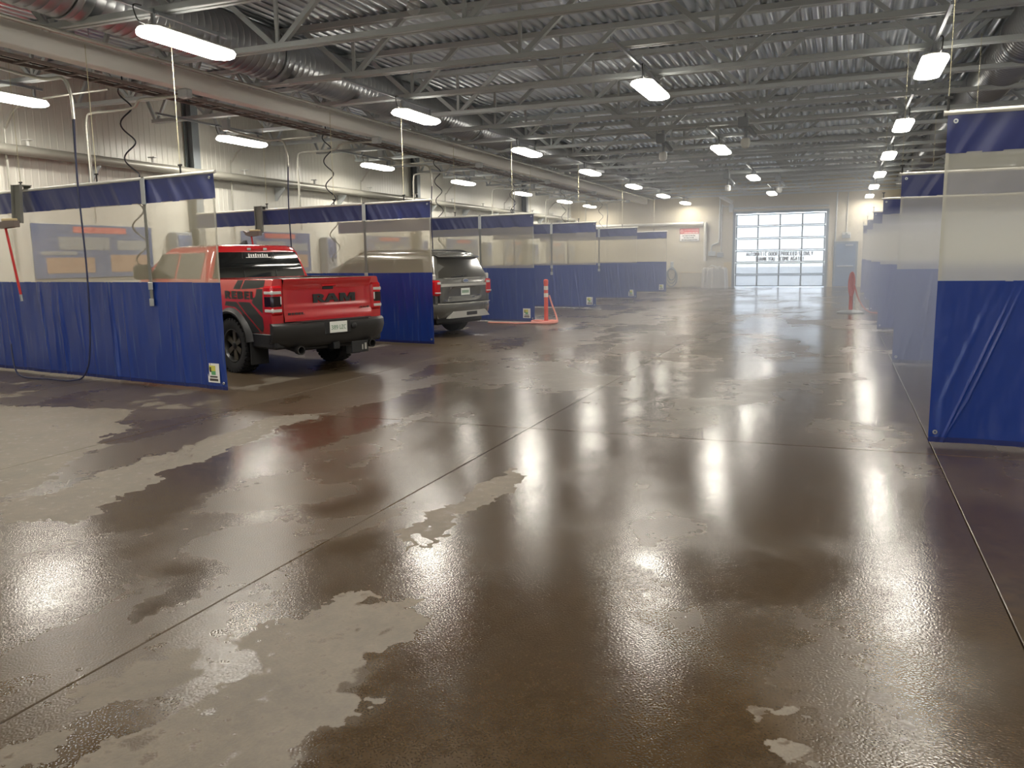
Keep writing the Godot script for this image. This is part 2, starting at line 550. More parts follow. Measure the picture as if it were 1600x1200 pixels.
func floor_material(x0: float, x1: float, z0: float, z1: float, w: int, h: int, bumpy: float, dull: float) -> StandardMaterial3D:
	# concrete: dry patches pale and matt, damp ones darker, standing water darkest and smooth
	var masks := [PackedByteArray(), PackedByteArray()]
	masks[0].resize(w * h)
	masks[1].resize(w * h)
	for kind in 2:
		var mask: PackedByteArray = masks[kind]
		for flat in ([DRY, WET][kind]):
			var n: int = flat.size() / 2
			for j in h:
				var z := z0 + (j + 0.5) / h * (z1 - z0)
				var cuts := []
				for i in n:
					var az: float = flat[i * 2 + 1]
					var bz: float = flat[((i + 1) % n) * 2 + 1]
					if (az > z) != (bz > z):
						var ax: float = flat[i * 2]
						var bx: float = flat[((i + 1) % n) * 2]
						cuts.append(ax + (z - az) / (bz - az) * (bx - ax))
				cuts.sort()
				for c in range(0, cuts.size() - 1, 2):
					var i0 := clampi(int((cuts[c] - x0) / (x1 - x0) * w), 0, w)
					var i1 := clampi(int((cuts[c + 1] - x0) / (x1 - x0) * w), 0, w)
					for i in range(i0, i1):
						mask[j * w + i] = 255
		if kind == 1:
			# standing water fades into damp concrete over a hand's width
			var soft := Image.create_from_data(w, h, false, Image.FORMAT_L8, mask)
			soft.generate_mipmaps()
			soft.resize(maxi(8, int((x1 - x0) / 0.11)), maxi(8, int((z1 - z0) / 0.11)), Image.INTERPOLATE_TRILINEAR)
			soft.clear_mipmaps()
			soft.resize(w, h, Image.INTERPOLATE_CUBIC)
			mask = soft.get_data()
		masks[kind] = mask
	var dry_mask: PackedByteArray = masks[0]
	var wet_mask: PackedByteArray = masks[1]
	var big := FastNoiseLite.new()
	big.seed = 11; big.frequency = 0.42; big.fractal_octaves = 4
	var warp := FastNoiseLite.new()
	warp.seed = 23; warp.frequency = 1.6; warp.fractal_octaves = 4; warp.fractal_gain = 0.62
	var fine := FastNoiseLite.new()
	fine.seed = 31; fine.frequency = 9.0; fine.fractal_octaves = 3; fine.fractal_gain = 0.6
	var grain := FastNoiseLite.new()
	grain.seed = 47; grain.frequency = 95.0; grain.fractal_octaves = 1
	var col := PackedByteArray()
	col.resize(w * h * 3)
	var rough := PackedByteArray()
	rough.resize(w * h)
	var bump := PackedByteArray()
	bump.resize(w * h)
	var px := (x1 - x0) / w
	var pz := (z1 - z0) / h
	for j in h:
		var z := z0 + (j + 0.5) * pz
		for i in w:
			var x := x0 + (i + 0.5) * px
			var a := warp.get_noise_2d(x, z)
			var f := fine.get_noise_2d(x, z)
			var g := grain.get_noise_2d(x, z)
			var jx := clampi(i + int((a * 0.22 + f * 0.05) / px), 0, w - 1)
			var jz := clampi(j + int((a * -0.16 + f * 0.07) / pz), 0, h - 1)
			var ws := wet_mask[jz * w + jx] / 255.0
			var b := big.get_noise_2d(x * 1.15, z * 0.62)
			var lane := smoothstep(-6.5, -1.6, x) * 0.34 - smoothstep(-6.9, -8.2, x) * 0.16
			var wet := 0.66 + lane * 0.9 + b * 0.62 + a * 0.20
			if x > -6.6:
				wet = maxf(wet, 0.42)      # the lane is nowhere fully dry outside the mapped patches
			wet = lerpf(wet, 1.10 + a * 0.25, ws)
			if dry_mask[jz * w + jx] > 127:
				wet = 0.10 + clampf(f * 1.1 - 0.28, 0.0, 0.5) + clampf(a * 0.8 - 0.2, 0.0, 0.3)
			wet = clampf(wet, 0.0, 1.15)
			# a crisp drying edge between damp and dry
			var damp := smoothstep(0.28, 0.36, wet + f * 0.05)
			var pool := smoothstep(0.58, 1.14, wet + f * 0.05)
			var tone := 1.0 + f * 0.10 + g * 0.10 + a * 0.10
			var r := lerpf(lerpf(104.0, 78.0, damp), 62.0, pool) * tone
			var gr := lerpf(lerpf(95.0, 66.0, damp), 48.0, pool) * tone
			var bl := lerpf(lerpf(82.0, 51.0, damp), 30.0, pool) * tone
			var at := (j * w + i) * 3
			col[at] = clampi(int(r), 0, 255)
			col[at + 1] = clampi(int(gr), 0, 255)
			col[at + 2] = clampi(int(bl), 0, 255)
			var ro := lerpf(lerpf(0.55, 0.27 + dull, damp), 0.14 + dull, pool) + f * 0.03
			rough[j * w + i] = clampi(int(ro * 255.0), 8, 255)
			bump[j * w + i] = clampi(int(128.0 + (g * 60.0 + f * 7.0) * lerpf(1.0, 0.55, pool) + a * 8.0), 0, 255)
	var m := StandardMaterial3D.new()
	var im := Image.create_from_data(w, h, false, Image.FORMAT_RGB8, col)
	m.albedo_texture = ImageTexture.create_from_image(im)
	m.roughness = 1.0
	m.roughness_texture = ImageTexture.create_from_image(Image.create_from_data(w, h, false, Image.FORMAT_L8, rough))
	m.roughness_texture_channel = BaseMaterial3D.TEXTURE_CHANNEL_RED
	var bm := Image.create_from_data(w, h, false, Image.FORMAT_L8, bump)
	bm.convert(Image.FORMAT_RGBA8)
	bm.bump_map_to_normal_map(2.0)
	m.normal_enabled = true
	m.normal_texture = ImageTexture.create_from_image(bm)
	m.normal_scale = bumpy
	m.metallic_specular = 0.5
	m.texture_repeat = false
	return m

func build_floor() -> void:
	var fl := setting("floor", "wet stained concrete floor of large slabs with saw-cut joints", "floor")
	var mb := MB.new()
	mb.box(Vector3(WALL_L - 0.2, -0.4, WALL_F - 0.2), Vector3(WALL_R + 0.2, -0.03, WALL_N + 0.2))
	mp(mb, "base_course", M.base, fl, 0.0)
	var areas := [[-9.93, 2.1, -7.45, -1.5, 2048, 1008, 0.24, 0.03], [-13.5, 4.36, -25.2, -7.45, 1536, 1536, 0.07, 0.06], [WALL_L, WALL_R, WALL_F, WALL_N, 640, 1400, 0.035, 0.02]]
	var mats := []
	for a in areas:
		mats.append(floor_material(a[0], a[1], a[2], a[3], a[4], a[5], a[6], a[7]))
	var xs := [WALL_L, -9.93, -6.36, -2.79, 0.78, 4.36, WALL_R]
	var zs := [WALL_N, 4.4, -1.5, -7.45, -13.4, -19.3, -25.2, -31.1, -37.0, WALL_F]
	for i in xs.size() - 1:
		for j in zs.size() - 1:
			var x0: float = xs[i] + 0.003
			var x1: float = xs[i + 1] - 0.003
			var z1: float = zs[j] - 0.003
			var z0: float = zs[j + 1] + 0.003
			var cuts := [x0, x1]
			var k := 2
			if z0 > -7.5 and z1 < -1.4 and x0 > -9.95 and x0 < 0.7:
				k = 0
			elif z0 > -25.3 and z1 < -7.4 and x0 > -13.6 and x0 < 4.3:
				k = 1
			if k == 0 and x0 > -2.8:
				pass
			var a: Array = areas[k]
			var s := MB.new()
			var c := 0.004
			var y := [0.0, -c, -0.15]
			var tops := [Vector3(x0 + c, 0, z1 - c), Vector3(x1 - c, 0, z1 - c), Vector3(x1 - c, 0, z0 + c), Vector3(x0 + c, 0, z0 + c)]
			var mids := [Vector3(x0, -c, z1), Vector3(x1, -c, z1), Vector3(x1, -c, z0), Vector3(x0, -c, z0)]
			s.quad(tops[0], tops[1], tops[2], tops[3])
			for q in 4:
				var q2 := (q + 1) % 4
				s.quad(mids[q], mids[q2], tops[q2], tops[q])
				var lo1: Vector3 = mids[q]
				var lo2: Vector3 = mids[q2]
				lo1.y = -0.028
				lo2.y = -0.028
				s.quad(lo1, lo2, mids[q2], mids[q])
			for v in s.p:
				s.uv.append(Vector2((v.x - a[0]) / (a[1] - a[0]), (v.z - a[2]) / (a[3] - a[2])))
			mp(s, "slab", mats[k], fl, 0.0)
	var out := setting("ground", "pale pavement outside the far overhead door", "ground")
	var g := MB.new()
	g.box(Vector3(-60, -0.3, -120), Vector3(60, -0.05, WALL_F - 0.3))
	mp(g, "pavement", M.asphalt, out, 0.0)
	var g2 := MB.new()
	g2.box(Vector3(-60, -0.3, WALL_N + 0.3), Vector3(60, -0.05, 70))
	mp(g2, "pavement", M.asphalt, out, 0.0)

# ------------------------------------------------------------------ shell

func rib_panel(w: float, h: float) -> ArrayMesh:
	# steel liner sheet: flat with narrow raised ribs, faces +z, origin at lower left
	var mb := MB.new()
	var xs := [0.0]
	var ds := [0.0]
	var n := 6
	for k in n:
		var c := (k + 0.5) * w / n
		for q in [[-0.020, 0.0], [-0.010, 0.006], [0.010, 0.006], [0.020, 0.0]]:
			xs.append(c + q[0])
			ds.append(q[1])
	xs.append(w - 0.004)
	ds.append(0.0)
	for i in xs.size() - 1:
		mb.quad(Vector3(xs[i], 0, ds[i]), Vector3(xs[i + 1], 0, ds[i + 1]), Vector3(xs[i + 1], h, ds[i + 1]), Vector3(xs[i], h, ds[i]))
	return mb.mesh(20.0)

func build_shell() -> void:
	var H := 5.75
	var wl := setting("wall_left", "off-white ribbed steel liner wall behind the left bays", "wall")
	var mb := MB.new()
	mb.box(Vector3(WALL_L - 0.3, -0.1, WALL_F - 0.3), Vector3(WALL_L - 0.02, H, WALL_N + 0.3))
	mp(mb, "backing", M.near_wall, wl, 0.0)
	var pm := rib_panel(0.94, 5.6)
	var z := WALL_N
	while z > WALL_F + 0.5:
		var o := part(pm, "panel", M.liner, wl, Vector3(WALL_L, 0, z))
		o.rotation.y = PI / 2
		z -= 0.94
	var wr := setting("wall_right", "off-white ribbed steel liner wall behind the right bays", "wall")
	mb = MB.new()
	mb.box(Vector3(WALL_R + 0.02, -0.1, WALL_F - 0.3), Vector3(WALL_R + 0.3, H, WALL_N + 0.3))
	mp(mb, "backing", M.near_wall, wr, 0.0)
	z = WALL_N - 0.94
	while z > WALL_F - 0.5:
		var o := part(pm, "panel", M.liner, wr, Vector3(WALL_R, 0, z))
		o.rotation.y = -PI / 2
		z -= 0.94
	# far and near walls with overhead door openings
	for e in 2:
		var far := e == 0
		var w := setting("wall_far" if far else "wall_near", "plain beige end wall around the overhead door" if far else "plain end wall behind the camera around the second overhead door", "wall")
		var z0 := WALL_F - 0.3 if far else WALL_N
		var z1 := WALL_F if far else WALL_N + 0.3
		mb = MB.new()
		mb.box(Vector3(WALL_L - 0.3, -0.1, z0), Vector3(-5.2, H, z1))
		mb.box(Vector3(-0.8, -0.1, z0), Vector3(WALL_R + 0.3, H, z1))
		mb.box(Vector3(-5.2, 3.74, z0), Vector3(-0.8, H, z1))
		mp(mb, "wall_face", M.far_wall, w, 0.0)

func overhead_door(called: String, label: String, z: float, facing: float, lettering: bool) -> void:
	var d := setting(called, label, "door")
	d.position = Vector3(-3.0, 0, z)
	if facing < 0.0:
		d.rotation.y = PI
	var W := 4.4
	var H := 3.74
	var rows := 6
	var cols := 4
	for r in rows:
		var y0 := 0.02 + r * (H - 0.04) / rows
		var y1 := 0.02 + (r + 1) * (H - 0.04) / rows - 0.008
		var f := MB.new()
		f.box(Vector3(-W / 2 + 0.02, y0, -0.03), Vector3(W / 2 - 0.02, y0 + 0.055, 0.03), 0.004)
		f.box(Vector3(-W / 2 + 0.02, y1 - 0.055, -0.03), Vector3(W / 2 - 0.02, y1, 0.03), 0.004)
		for c in cols + 1:
			var x := -W / 2 + 0.05 + c * (W - 0.1) / cols
			f.box(Vector3(x - 0.035, y0 + 0.05, -0.028), Vector3(x + 0.035, y1 - 0.05, 0.028), 0.004)
		var sec := mp(f, "door_section", M.frame_grey, d, 30.0)
		for c in cols:
			var x0 := -W / 2 + 0.05 + c * (W - 0.1) / cols + 0.035
			var x1 := -W / 2 + 0.05 + (c + 1) * (W - 0.1) / cols - 0.035
			var g := MB.new()
			g.quad(Vector3(x0, y0 + 0.055, 0), Vector3(x1, y0 + 0.055, 0), Vector3(x1, y1 - 0.055, 0), Vector3(x0, y1 - 0.055, 0))
			mp(g, "pane", M.pane, sec, 0.0)
	if lettering:
		var y := 0.02 + 2.5 * (H - 0.04) / rows
		for k in 2:
			var lt := stroke_text(["AUTOMATIC DOOR, PROCEED SLOWLY.", "THANK YOU - COME AGAIN!"][k], [3.35, 2.4][k], 0.18, 0.044)
			part(lt.mesh(0.0), "lettering", M.letter, d, Vector3(0.05, y + 0.03 - 0.25 * k, 0.04), "dark block letters across a row of panes")
	var t := MB.new()
	for s in [-1.0, 1.0]:
		t.box(Vector3(s * (W / 2 + 0.01), 0, 0.03), Vector3(s * (W / 2 + 0.09), H + 0.35, 0.11), 0.005)
	mp(t, "track", M.galv, d, 30.0)
	t = MB.new()
	t.tube([Vector3(-W / 2 - 0.1, H + 0.28, 0.16), Vector3(W / 2 + 0.1, H + 0.28, 0.16)], 0.05, 10)
	mp(t, "torsion_tube", M.steel, d)

# ------------------------------------------------------------------ roof

func build_roof() -> void:
	var c := setting("ceiling", "galvanised corrugated steel roof deck seen from below", "ceiling")
	var mb := MB.new()
	mb.box(Vector3(WALL_L - 0.3, 5.62, WALL_F - 0.3), Vector3(WALL_R + 0.3, 5.85, WALL_N + 0.3))
	mp(mb, "roof_slab", M.deck, c, 0.0)
	var sheet := MB.new()
	var y0 := TOPCH + 0.01
	var x := 0.0
	for k in 5:
		var q := [[0.0, 0.0], [0.085, 0.0], [0.11, 0.085], [0.155, 0.085], [0.18, 0.0]]
		for i in 4:
			var a := Vector3(x + q[i][0], y0 + q[i][1], 0)
			var b := Vector3(x + q[i + 1][0], y0 + q[i + 1][1], 0)
			var L := Vector3(0, 0, WALL_F - WALL_N)
			sheet.quad(a + L, b + L, b, a)
		x += 0.18
	var sm := sheet.mesh(80.0)
	var xx := WALL_L
	while xx < WALL_R - 0.1:
		part(sm, "deck_sheet", M.deck, c, Vector3(xx, 0, WALL_N))
		xx += 0.9
	# joists, bar by bar
	var nodes := [-7.45, -4.58, -1.71, 1.16, 4.03]
	var proto: Node3D = null
	var side: Node3D = null
	var diag := {}
	for k in 26:
		var z := 3.7 - 1.968 * k
		if z < WALL_F + 0.4:
			break
		var lab := "grey open web joist over the lane, %s from the far end" % ordinal(24 - k)
		if proto == null:
			proto = thing("roof_joist", lab, "joist", "open web joists over the drive lane", Vector3(0, 0, z))
			var ch := MB.new()
			for s in [-0.05, 0.05]:
				ch.box(Vector3(-9.5, CHORD, s - 0.033), Vector3(7.0, CHORD + 0.075, s + 0.033), 0.006)
			mp(ch, "bottom_chord", M.steel, proto, 20.0)
			ch = MB.new()
			for s in [-0.05, 0.05]:
				ch.box(Vector3(-10.3, TOPCH - 0.09, s - 0.038), Vector3(WALL_R, TOPCH, s + 0.038), 0.006)
			mp(ch, "top_chord", M.steel, proto, 20.0)
			for nx in nodes:
				for s in [-1.0, 0.0, 1.0]:
					var b := MB.new()
					b.beam(Vector3(nx + s * 0.03, CHORD + 0.04, 0), Vector3(nx + s * 0.955, TOPCH - 0.05, 0), 0.05 if s == 0.0 else 0.07, 0.035 if s == 0.0 else (0.075 if s > 0 else 0.045), Vector3(0, 0, 1))
					mp(b, "vertical" if s == 0.0 else "diagonal", M.steel, proto, 20.0)
			for q in [[-9.45, -10.2], [6.9, 7.7]]:
				var b := MB.new()
				b.beam(Vector3(q[0], CHORD + 0.04, 0), Vector3(q[1], TOPCH - 0.05, 0), 0.07, 0.06, Vector3(0, 0, 1))
				mp(b, "diagonal", M.steel, proto, 20.0)
			for q in [[6.85, 5.9], [-9.4, -9.0]]:
				var b := MB.new()
				b.beam(Vector3(q[0], CHORD + 0.04, 0), Vector3(q[1], TOPCH - 0.05, 0), 0.06, 0.045, Vector3(0, 0, 1))
				mp(b, "diagonal", M.steel, proto, 20.0)
		else:
			copy_of(proto, lab, Vector3(0, 0, z))
		var lab2 := "short open web joist beside the left wall, %s from the far end" % ordinal(24 - k)
		if side == null:
			side = thing("side_joist", lab2, "joist", "short open web joists over the left bays", Vector3(0, 0, z))
			var ch := MB.new()
			for s in [-0.045, 0.045]:
				ch.box(Vector3(-13.6, CHORD, s - 0.03), Vector3(-10.8, CHORD + 0.07, s + 0.03), 0.006)
			mp(ch, "bottom_chord", M.steel, side, 20.0)
			ch = MB.new()
			for s in [-0.045, 0.045]:
				ch.box(Vector3(WALL_L, TOPCH - 0.085, s - 0.033), Vector3(-10.3, TOPCH, s + 0.033), 0.006)
			mp(ch, "top_chord", M.steel, side, 20.0)
			for q in [[-12.2, -13.0], [-12.2, -12.2], [-12.2, -11.4], [-10.85, -10.4], [-10.9, -11.4], [-13.55, -13.9], [-13.5, -13.0]]:
				var b := MB.new()
				b.beam(Vector3(q[0], CHORD + 0.04, 0), Vector3(q[1], TOPCH - 0.05, 0), 0.055, 0.05, Vector3(0, 0, 1))
				mp(b, "diagonal", M.steel, side, 20.0)
		else:
			copy_of(side, lab2, Vector3(0, 0, z))
	# girder between the two spans
	var g := thing("roof_girder", "long pale steel beam running the length of the hall above the left bays", "beam")
	mb = MB.new()
	mb.box(Vector3(-10.02, 4.40, WALL_F + 0.05), Vector3(-9.80, 4.70, WALL_N - 0.05), 0.012)
	mp(mb, "box_section", M.girder, g, 30.0)
	var zz := 4.68
	while zz > WALL_F + 1.0:
		mb = MB.new()
		mb.box(Vector3(-9.94, 4.70, zz - 0.04), Vector3(-9.88, TOPCH, zz + 0.04), 0.004)
		mp(mb, "hanger_post", M.steel, g, 20.0)
		zz -= 3.936
	# wall columns
	for k in 5:
		var zc := 6.1 - 10.78 * k
		var col := thing("wall_column", "grey steel column against the left wall, %s from the camera" % ordinal(k), "column", "columns on the left wall", Vector3(WALL_L + 0.16, 0, zc))
		mb = MB.new()
		mb.prism(PackedVector2Array([Vector2(-0.12, -0.11), Vector2(-0.1, -0.11), Vector2(-0.1, -0.01), Vector2(0.1, -0.01), Vector2(0.1, -0.11), Vector2(0.12, -0.11), Vector2(0.12, 0.11), Vector2(0.1, 0.11), Vector2(0.1, 0.01), Vector2(-0.1, 0.01), Vector2(-0.1, 0.11), Vector2(-0.12, 0.11)]), Transform3D(Basis(Vector3.RIGHT, Vector3.FORWARD, Vector3.UP), Vector3(0, 0, 0)), TOPCH - 0.1)
		mp(mb, "shaft", M.steel_dark, col, 30.0)
		mb = MB.new()
		mb.box(Vector3(-0.14, 0, -0.14), Vector3(0.14, 0.02, 0.14))
		mp(mb, "base_plate", M.steel, col, 30.0)

# ------------------------------------------------------------------ lamps

func lamp_proto(called: String, label: String, group: String, at: Vector3) -> Node3D:
	var t := thing(called, label, "ceiling light", group, at)
	var oct := func(w: float, l: float, y: float) -> Array:
		var c := 0.10
		return [Vector3(-w, y, -l + c), Vector3(-w + c, y, -l), Vector3(w - c, y, -l), Vector3(w, y, -l + c), Vector3(w, y, l - c), Vector3(w - c, y, l), Vector3(-w + c, y, l), Vector3(-w, y, l - c)]
	var d := MB.new()
	d.loft([oct.call(0.15, 0.70, 0.0), oct.call(0.178, 0.74, 0.025), oct.call(0.182, 0.75, 0.045), oct.call(0.165, 0.73, 0.085)])
	mp(d, "diffuser", M.glow, t, 40.0)
	var h := MB.new()
	h.loft([oct.call(0.160, 0.72, 0.0855), oct.call(0.160, 0.72, 0.10), oct.call(0.12, 0.68, 0.125)])
	mp(h, "housing", M.offwhite, t, 30.0)
	for s in [-0.55, 0.55]:
		var b := MB.new()
		b.box(Vector3(-0.02, 0.12, s - 0.015), Vector3(0.02, CHORD - LAMP_Y + 0.01, s + 0.015))
		b.box(Vector3(-0.10, 0.115, s - 0.02), Vector3(0.10, 0.13, s + 0.02))
		mp(b, "hanger", M.alu, t, 20.0)
	var st := MB.new()
	st.box(Vector3(-0.02, CHORD - LAMP_Y - 0.045, -0.7), Vector3(0.02, CHORD - LAMP_Y - 0.004, 2.5))
	mp(st, "strut", M.alu, t, 20.0)
	var cb := MB.new()
	cb.tube(smooth_path([Vector3(0.05, 0.1, 0.72), Vector3(0.06, 0.12, 0.85), Vector3(0.06, 0.26, 0.9), Vector3(0.03, 0.3, 0.75)]), 0.008, 6)
	mp(cb, "cord", M.black, t)
	var l := AreaLight3D.new()
	l.name = "lamp_light"
	l.area_size = Vector2(0.30, 1.36)
	l.light_color = Color(1.0, 0.975, 0.925)
	l.light_energy = LAMP_ENERGY
	l.area_range = 60.0
	l.area_attenuation = 2.0
	l.shadow_enabled = true
	l.rotation.x = -PI / 2
	l.position = Vector3(0, -0.012, 0)
	t.add_child(l, true)
	return t

func build_lamps() -> void:
	var proto: Node3D = null
	var rows := [
		["lamp above the free ends of the left curtains", -7.58, [3.3, -2.6, -8.47, -14.4, -20.35, -26.1, -32.1, -37.8, -43.5]],
		["lamp above the left bays near the wall", -12.55, [1.5, -4.1, -9.8, -15.5, -21.35, -27.2, -33.1, -38.8, -43.1]],
		["lamp above the middle of the lane", -3.0, [3.0, -5.4, -13.84, -22.3, -30.75, -39.0]],
		["lamp above the free ends of the right curtains", 1.09, [3.8, -2.1, -8.05, -14.0, -20.0, -25.9, -31.85, -37.6, -43.5]],
		["lamp above the right bays", 5.6, [1.5, -4.4, -10.3, -16.2, -22.1, -28.0, -33.9, -39.8]]]
	for r in rows:
		var n: int = r[2].size()
		for k in n:
			var at := Vector3(r[1], LAMP_Y, r[2][k])
			var lab := "lit white %s, %s from the far wall" % [r[0], ordinal(n - 1 - k)]
			if proto == null:
				proto = lamp_proto("ceiling_lamp", lab, "lit ceiling lamps", at)
			else:
				copy_of(proto, lab, at)

# ------------------------------------------------------------------ services

func spiral_duct(called: String, label: String, x: float, y: float, r: float) -> void:
	var d := thing(called, label, "duct")
	var mb := MB.new()
	var rings := []
	var z := WALL_N - 0.05
	while z > WALL_F + 0.3:
		for q in [[0.0, 0.0], [0.10, 0.0], [0.112, 0.010], [0.128, 0.010]]:
			var ring := []
			for k in 28:
				var a := TAU * k / 28
				ring.append(Vector3(x + cos(a) * (r + q[1]), y + sin(a) * (r + q[1]), z - q[0]))
			rings.append(ring)
		z -= 0.14
	mb.loft(rings)
	mp(mb, "spiral_tube", M.galv, d, 50.0)
	z = 4.0
	while z > WALL_F:
		var b := MB.new()
		var pr := []
		for q in [[0.0, -0.03], [0.016, -0.03], [0.016, 0.03], [0.0, 0.03]]:
			pr.append(Vector2(r + 0.01 + q[0], q[1]))
		b.lathe(Transform3D(Basis(Vector3.RIGHT, -PI / 2), Vector3(x, y, z)), pr, 28, true)
		mp(b, "joint_band", M.alu, d, 40.0)
		z -= 3.93

func build_services() -> void:
	spiral_duct("spiral_duct", "large galvanised spiral duct among the roof joists over the left curtains", -8.88, 5.01, 0.40)
	spiral_duct("spiral_duct", "large galvanised spiral duct among the roof joists over the right bays", 2.6, 5.01, 0.40)
	# cable ladder beside the girder
	var t := thing("cable_ladder", "brown cable ladder hung below the pale roof beam", "cable tray")
	var mb := MB.new()
	for s in [-10.62, -10.28]:
		mb = MB.new()
		mb.box(Vector3(s - 0.015, 4.375, -40), Vector3(s + 0.015, 4.42, 6), 0.003)
		mp(mb, "side_rail", M.brown_tray, t, 20.0)
	var rung := MB.new()
	rung.box(Vector3(-10.605, -0.015, -0.02), Vector3(-10.295, 0.015, 0.02))
	var rm := rung.mesh(20.0)
	var z := 5.8
	while z > -39.9:
		part(rm, "rung", M.brown_tray, t, Vector3(0, 4.39, z))
		z -= 0.42
	var cable_i := 0
	for c in [[-10.52, 0.02], [-10.45, 0.025], [-10.37, 0.018]]:
		mb = MB.new()
		mb.tube([Vector3(c[0], 4.41 + c[1], 6), Vector3(c[0] + 0.01, 4.41 + c[1], -40)], c[1], 6)
		mp(mb, "cable", [M.black, M.pipe_white, M.black][cable_i], t)
		cable_i += 1
	z = 4.0
	while z > -40.0:
		mb = MB.new()
		mb.tube([Vector3(-10.28, 4.40, z), Vector3(-10.28, 4.62, z)], 0.007, 5)
		mb.tube([Vector3(-10.62, 4.40, z), Vector3(-10.62, 5.3, z)], 0.007, 5)
		mp(mb, "hanger_rod", M.steel, t, 30.0)
		z -= 1.968
	# large pipe along the left wall, turning onto the far wall
	t = thing("wall_pipe", "large grey pipe on brackets along the left wall and round the far corner", "pipe")
	var px := WALL_L + 0.3
	mb = MB.new()
	mb.tube([Vector3(px, 3.70, WALL_N - 0.1), Vector3(px, 3.70, WALL_F + 0.4)], 0.095, 16)
	mp(mb, "pipe_run", M.pipe_grey, t)
	mb = MB.new()
	mb.tube(smooth_path([Vector3(px, 3.70, WALL_F + 0.41), Vector3(px + 0.05, 3.62, WALL_F + 0.2), Vector3(px + 0.4, 3.36, WALL_F + 0.16), Vector3(-13.0, 3.32, WALL_F + 0.16), Vector3(-6.8, 3.32, WALL_F + 0.16)]), 0.075, 12)
	mp(mb, "pipe_run", M.pipe_white, t)
	mb = MB.new()
	mb.tube([Vector3(-6.7, 3.37, WALL_F + 0.16), Vector3(-6.7, 1.35, WALL_F + 0.16)], 0.085, 12)
	mp(mb, "drop_pipe", M.pipe_white, t)
	z = 5.0
	while z > WALL_F + 1.0:
		mb = MB.new()
		mb.prism(PackedVector2Array([Vector2(0, 0), Vector2(0, -0.34), Vector2(0.06, -0.34), Vector2(0.32, -0.04), Vector2(0.32, 0)]), Transform3D(Basis(), Vector3(WALL_L + 0.012, 3.60, z)), 0.03)
		mp(mb, "bracket", M.steel, t, 20.0)
		mb = MB.new()
		mb.tube([Vector3(px, 3.80, z - 1.4), Vector3(px, 3.90, z - 1.4)], 0.03, 8)
		mb.box(Vector3(px - 0.09, 3.895, z - 1.45), Vector3(px + 0.09, 3.915, z - 1.35))
		mp(mb, "valve", M.offwhite, t, 30.0)
		z -= 2.95
	# slim conduit above
	t = thing("ceiling_conduit", "thin pale conduit running along the joists beside the left duct", "conduit")
	mb = MB.new()
	mb.tube([Vector3(-9.25, 4.55, 6), Vector3(-9.25, 4.55, -43.5)], 0.028, 8)
	mp(mb, "conduit_run", M.conduit, t)
	# hanging cameras over the lane
	var spots := [Vector3(-4.05, 0, -20.1), Vector3(-2.0, 0, -18.6), Vector3(-3.85, 0, -30.6), Vector3(-2.25, 0, -32.6)]
	var names := ["left of the lane middle, nearer pair", "over the lane middle, nearer pair", "left of the lane middle, farther pair", "over the lane middle, farther pair"]
	for k in 4:
		var c := thing("ceiling_camera", "grey camera on a drop pole %s" % names[k], "camera", "cameras hung over the lane", spots[k])
		mb = MB.new()
		mb.tube([Vector3(0, 4.60, 0), Vector3(0, 4.06, 0)], 0.035, 8)
		mp(mb, "pole", M.grey_box, c)
		mb = MB.new()
		mb.box(Vector3(-0.16, 4.30, -0.10), Vector3(0.05, 4.52, 0.10), 0.02)
		mp(mb, "junction_box", M.grey_box, c)
		mb = MB.new()
		mb.lathe(Transform3D(Basis(), Vector3(0, 3.88, 0)), [Vector2(0.02, 0.0), Vector2(0.07, 0.02), Vector2(0.095, 0.07), Vector2(0.1, 0.14), Vector2(0.09, 0.2), Vector2(0.03, 0.22)], 16)
		mp(mb, "dome_housing", M.offwhite, c)
		mb = MB.new()
		mb.beam(Vector3(0.04, 4.32, 0), Vector3(0.22, 4.10, 0.08), 0.09, 0.09, Vector3.UP, 0.02)
		mp(mb, "bullet_housing", M.grey_box, c)
	var gl := thing("glass_globe", "clear glass globe hanging below the roof joist near the camera", "globe", "", Vector3(-5.0, 4.70, -9.5))
	mb = MB.new()
	var prof := []
	for k in 11:
		var a := -PI / 2 + PI * k / 10
		prof.append(Vector2(maxf(0.085 * cos(a), 0.002), 0.085 * sin(a)))
	mb.lathe(Transform3D(), prof, 20)
	mp(mb, "globe_shell", M.glass_globe, gl, 60.0)
	mb = MB.new()
	mb.lathe(Transform3D(Basis(), Vector3(0, 0.075, 0)), [Vector2(0.05, 0), Vector2(0.05, 0.05), Vector2(0.02, 0.07), Vector2(0.012, 0.7)], 14)
	mp(mb, "stem", M.steel, gl)

# ------------------------------------------------------------------ curtains

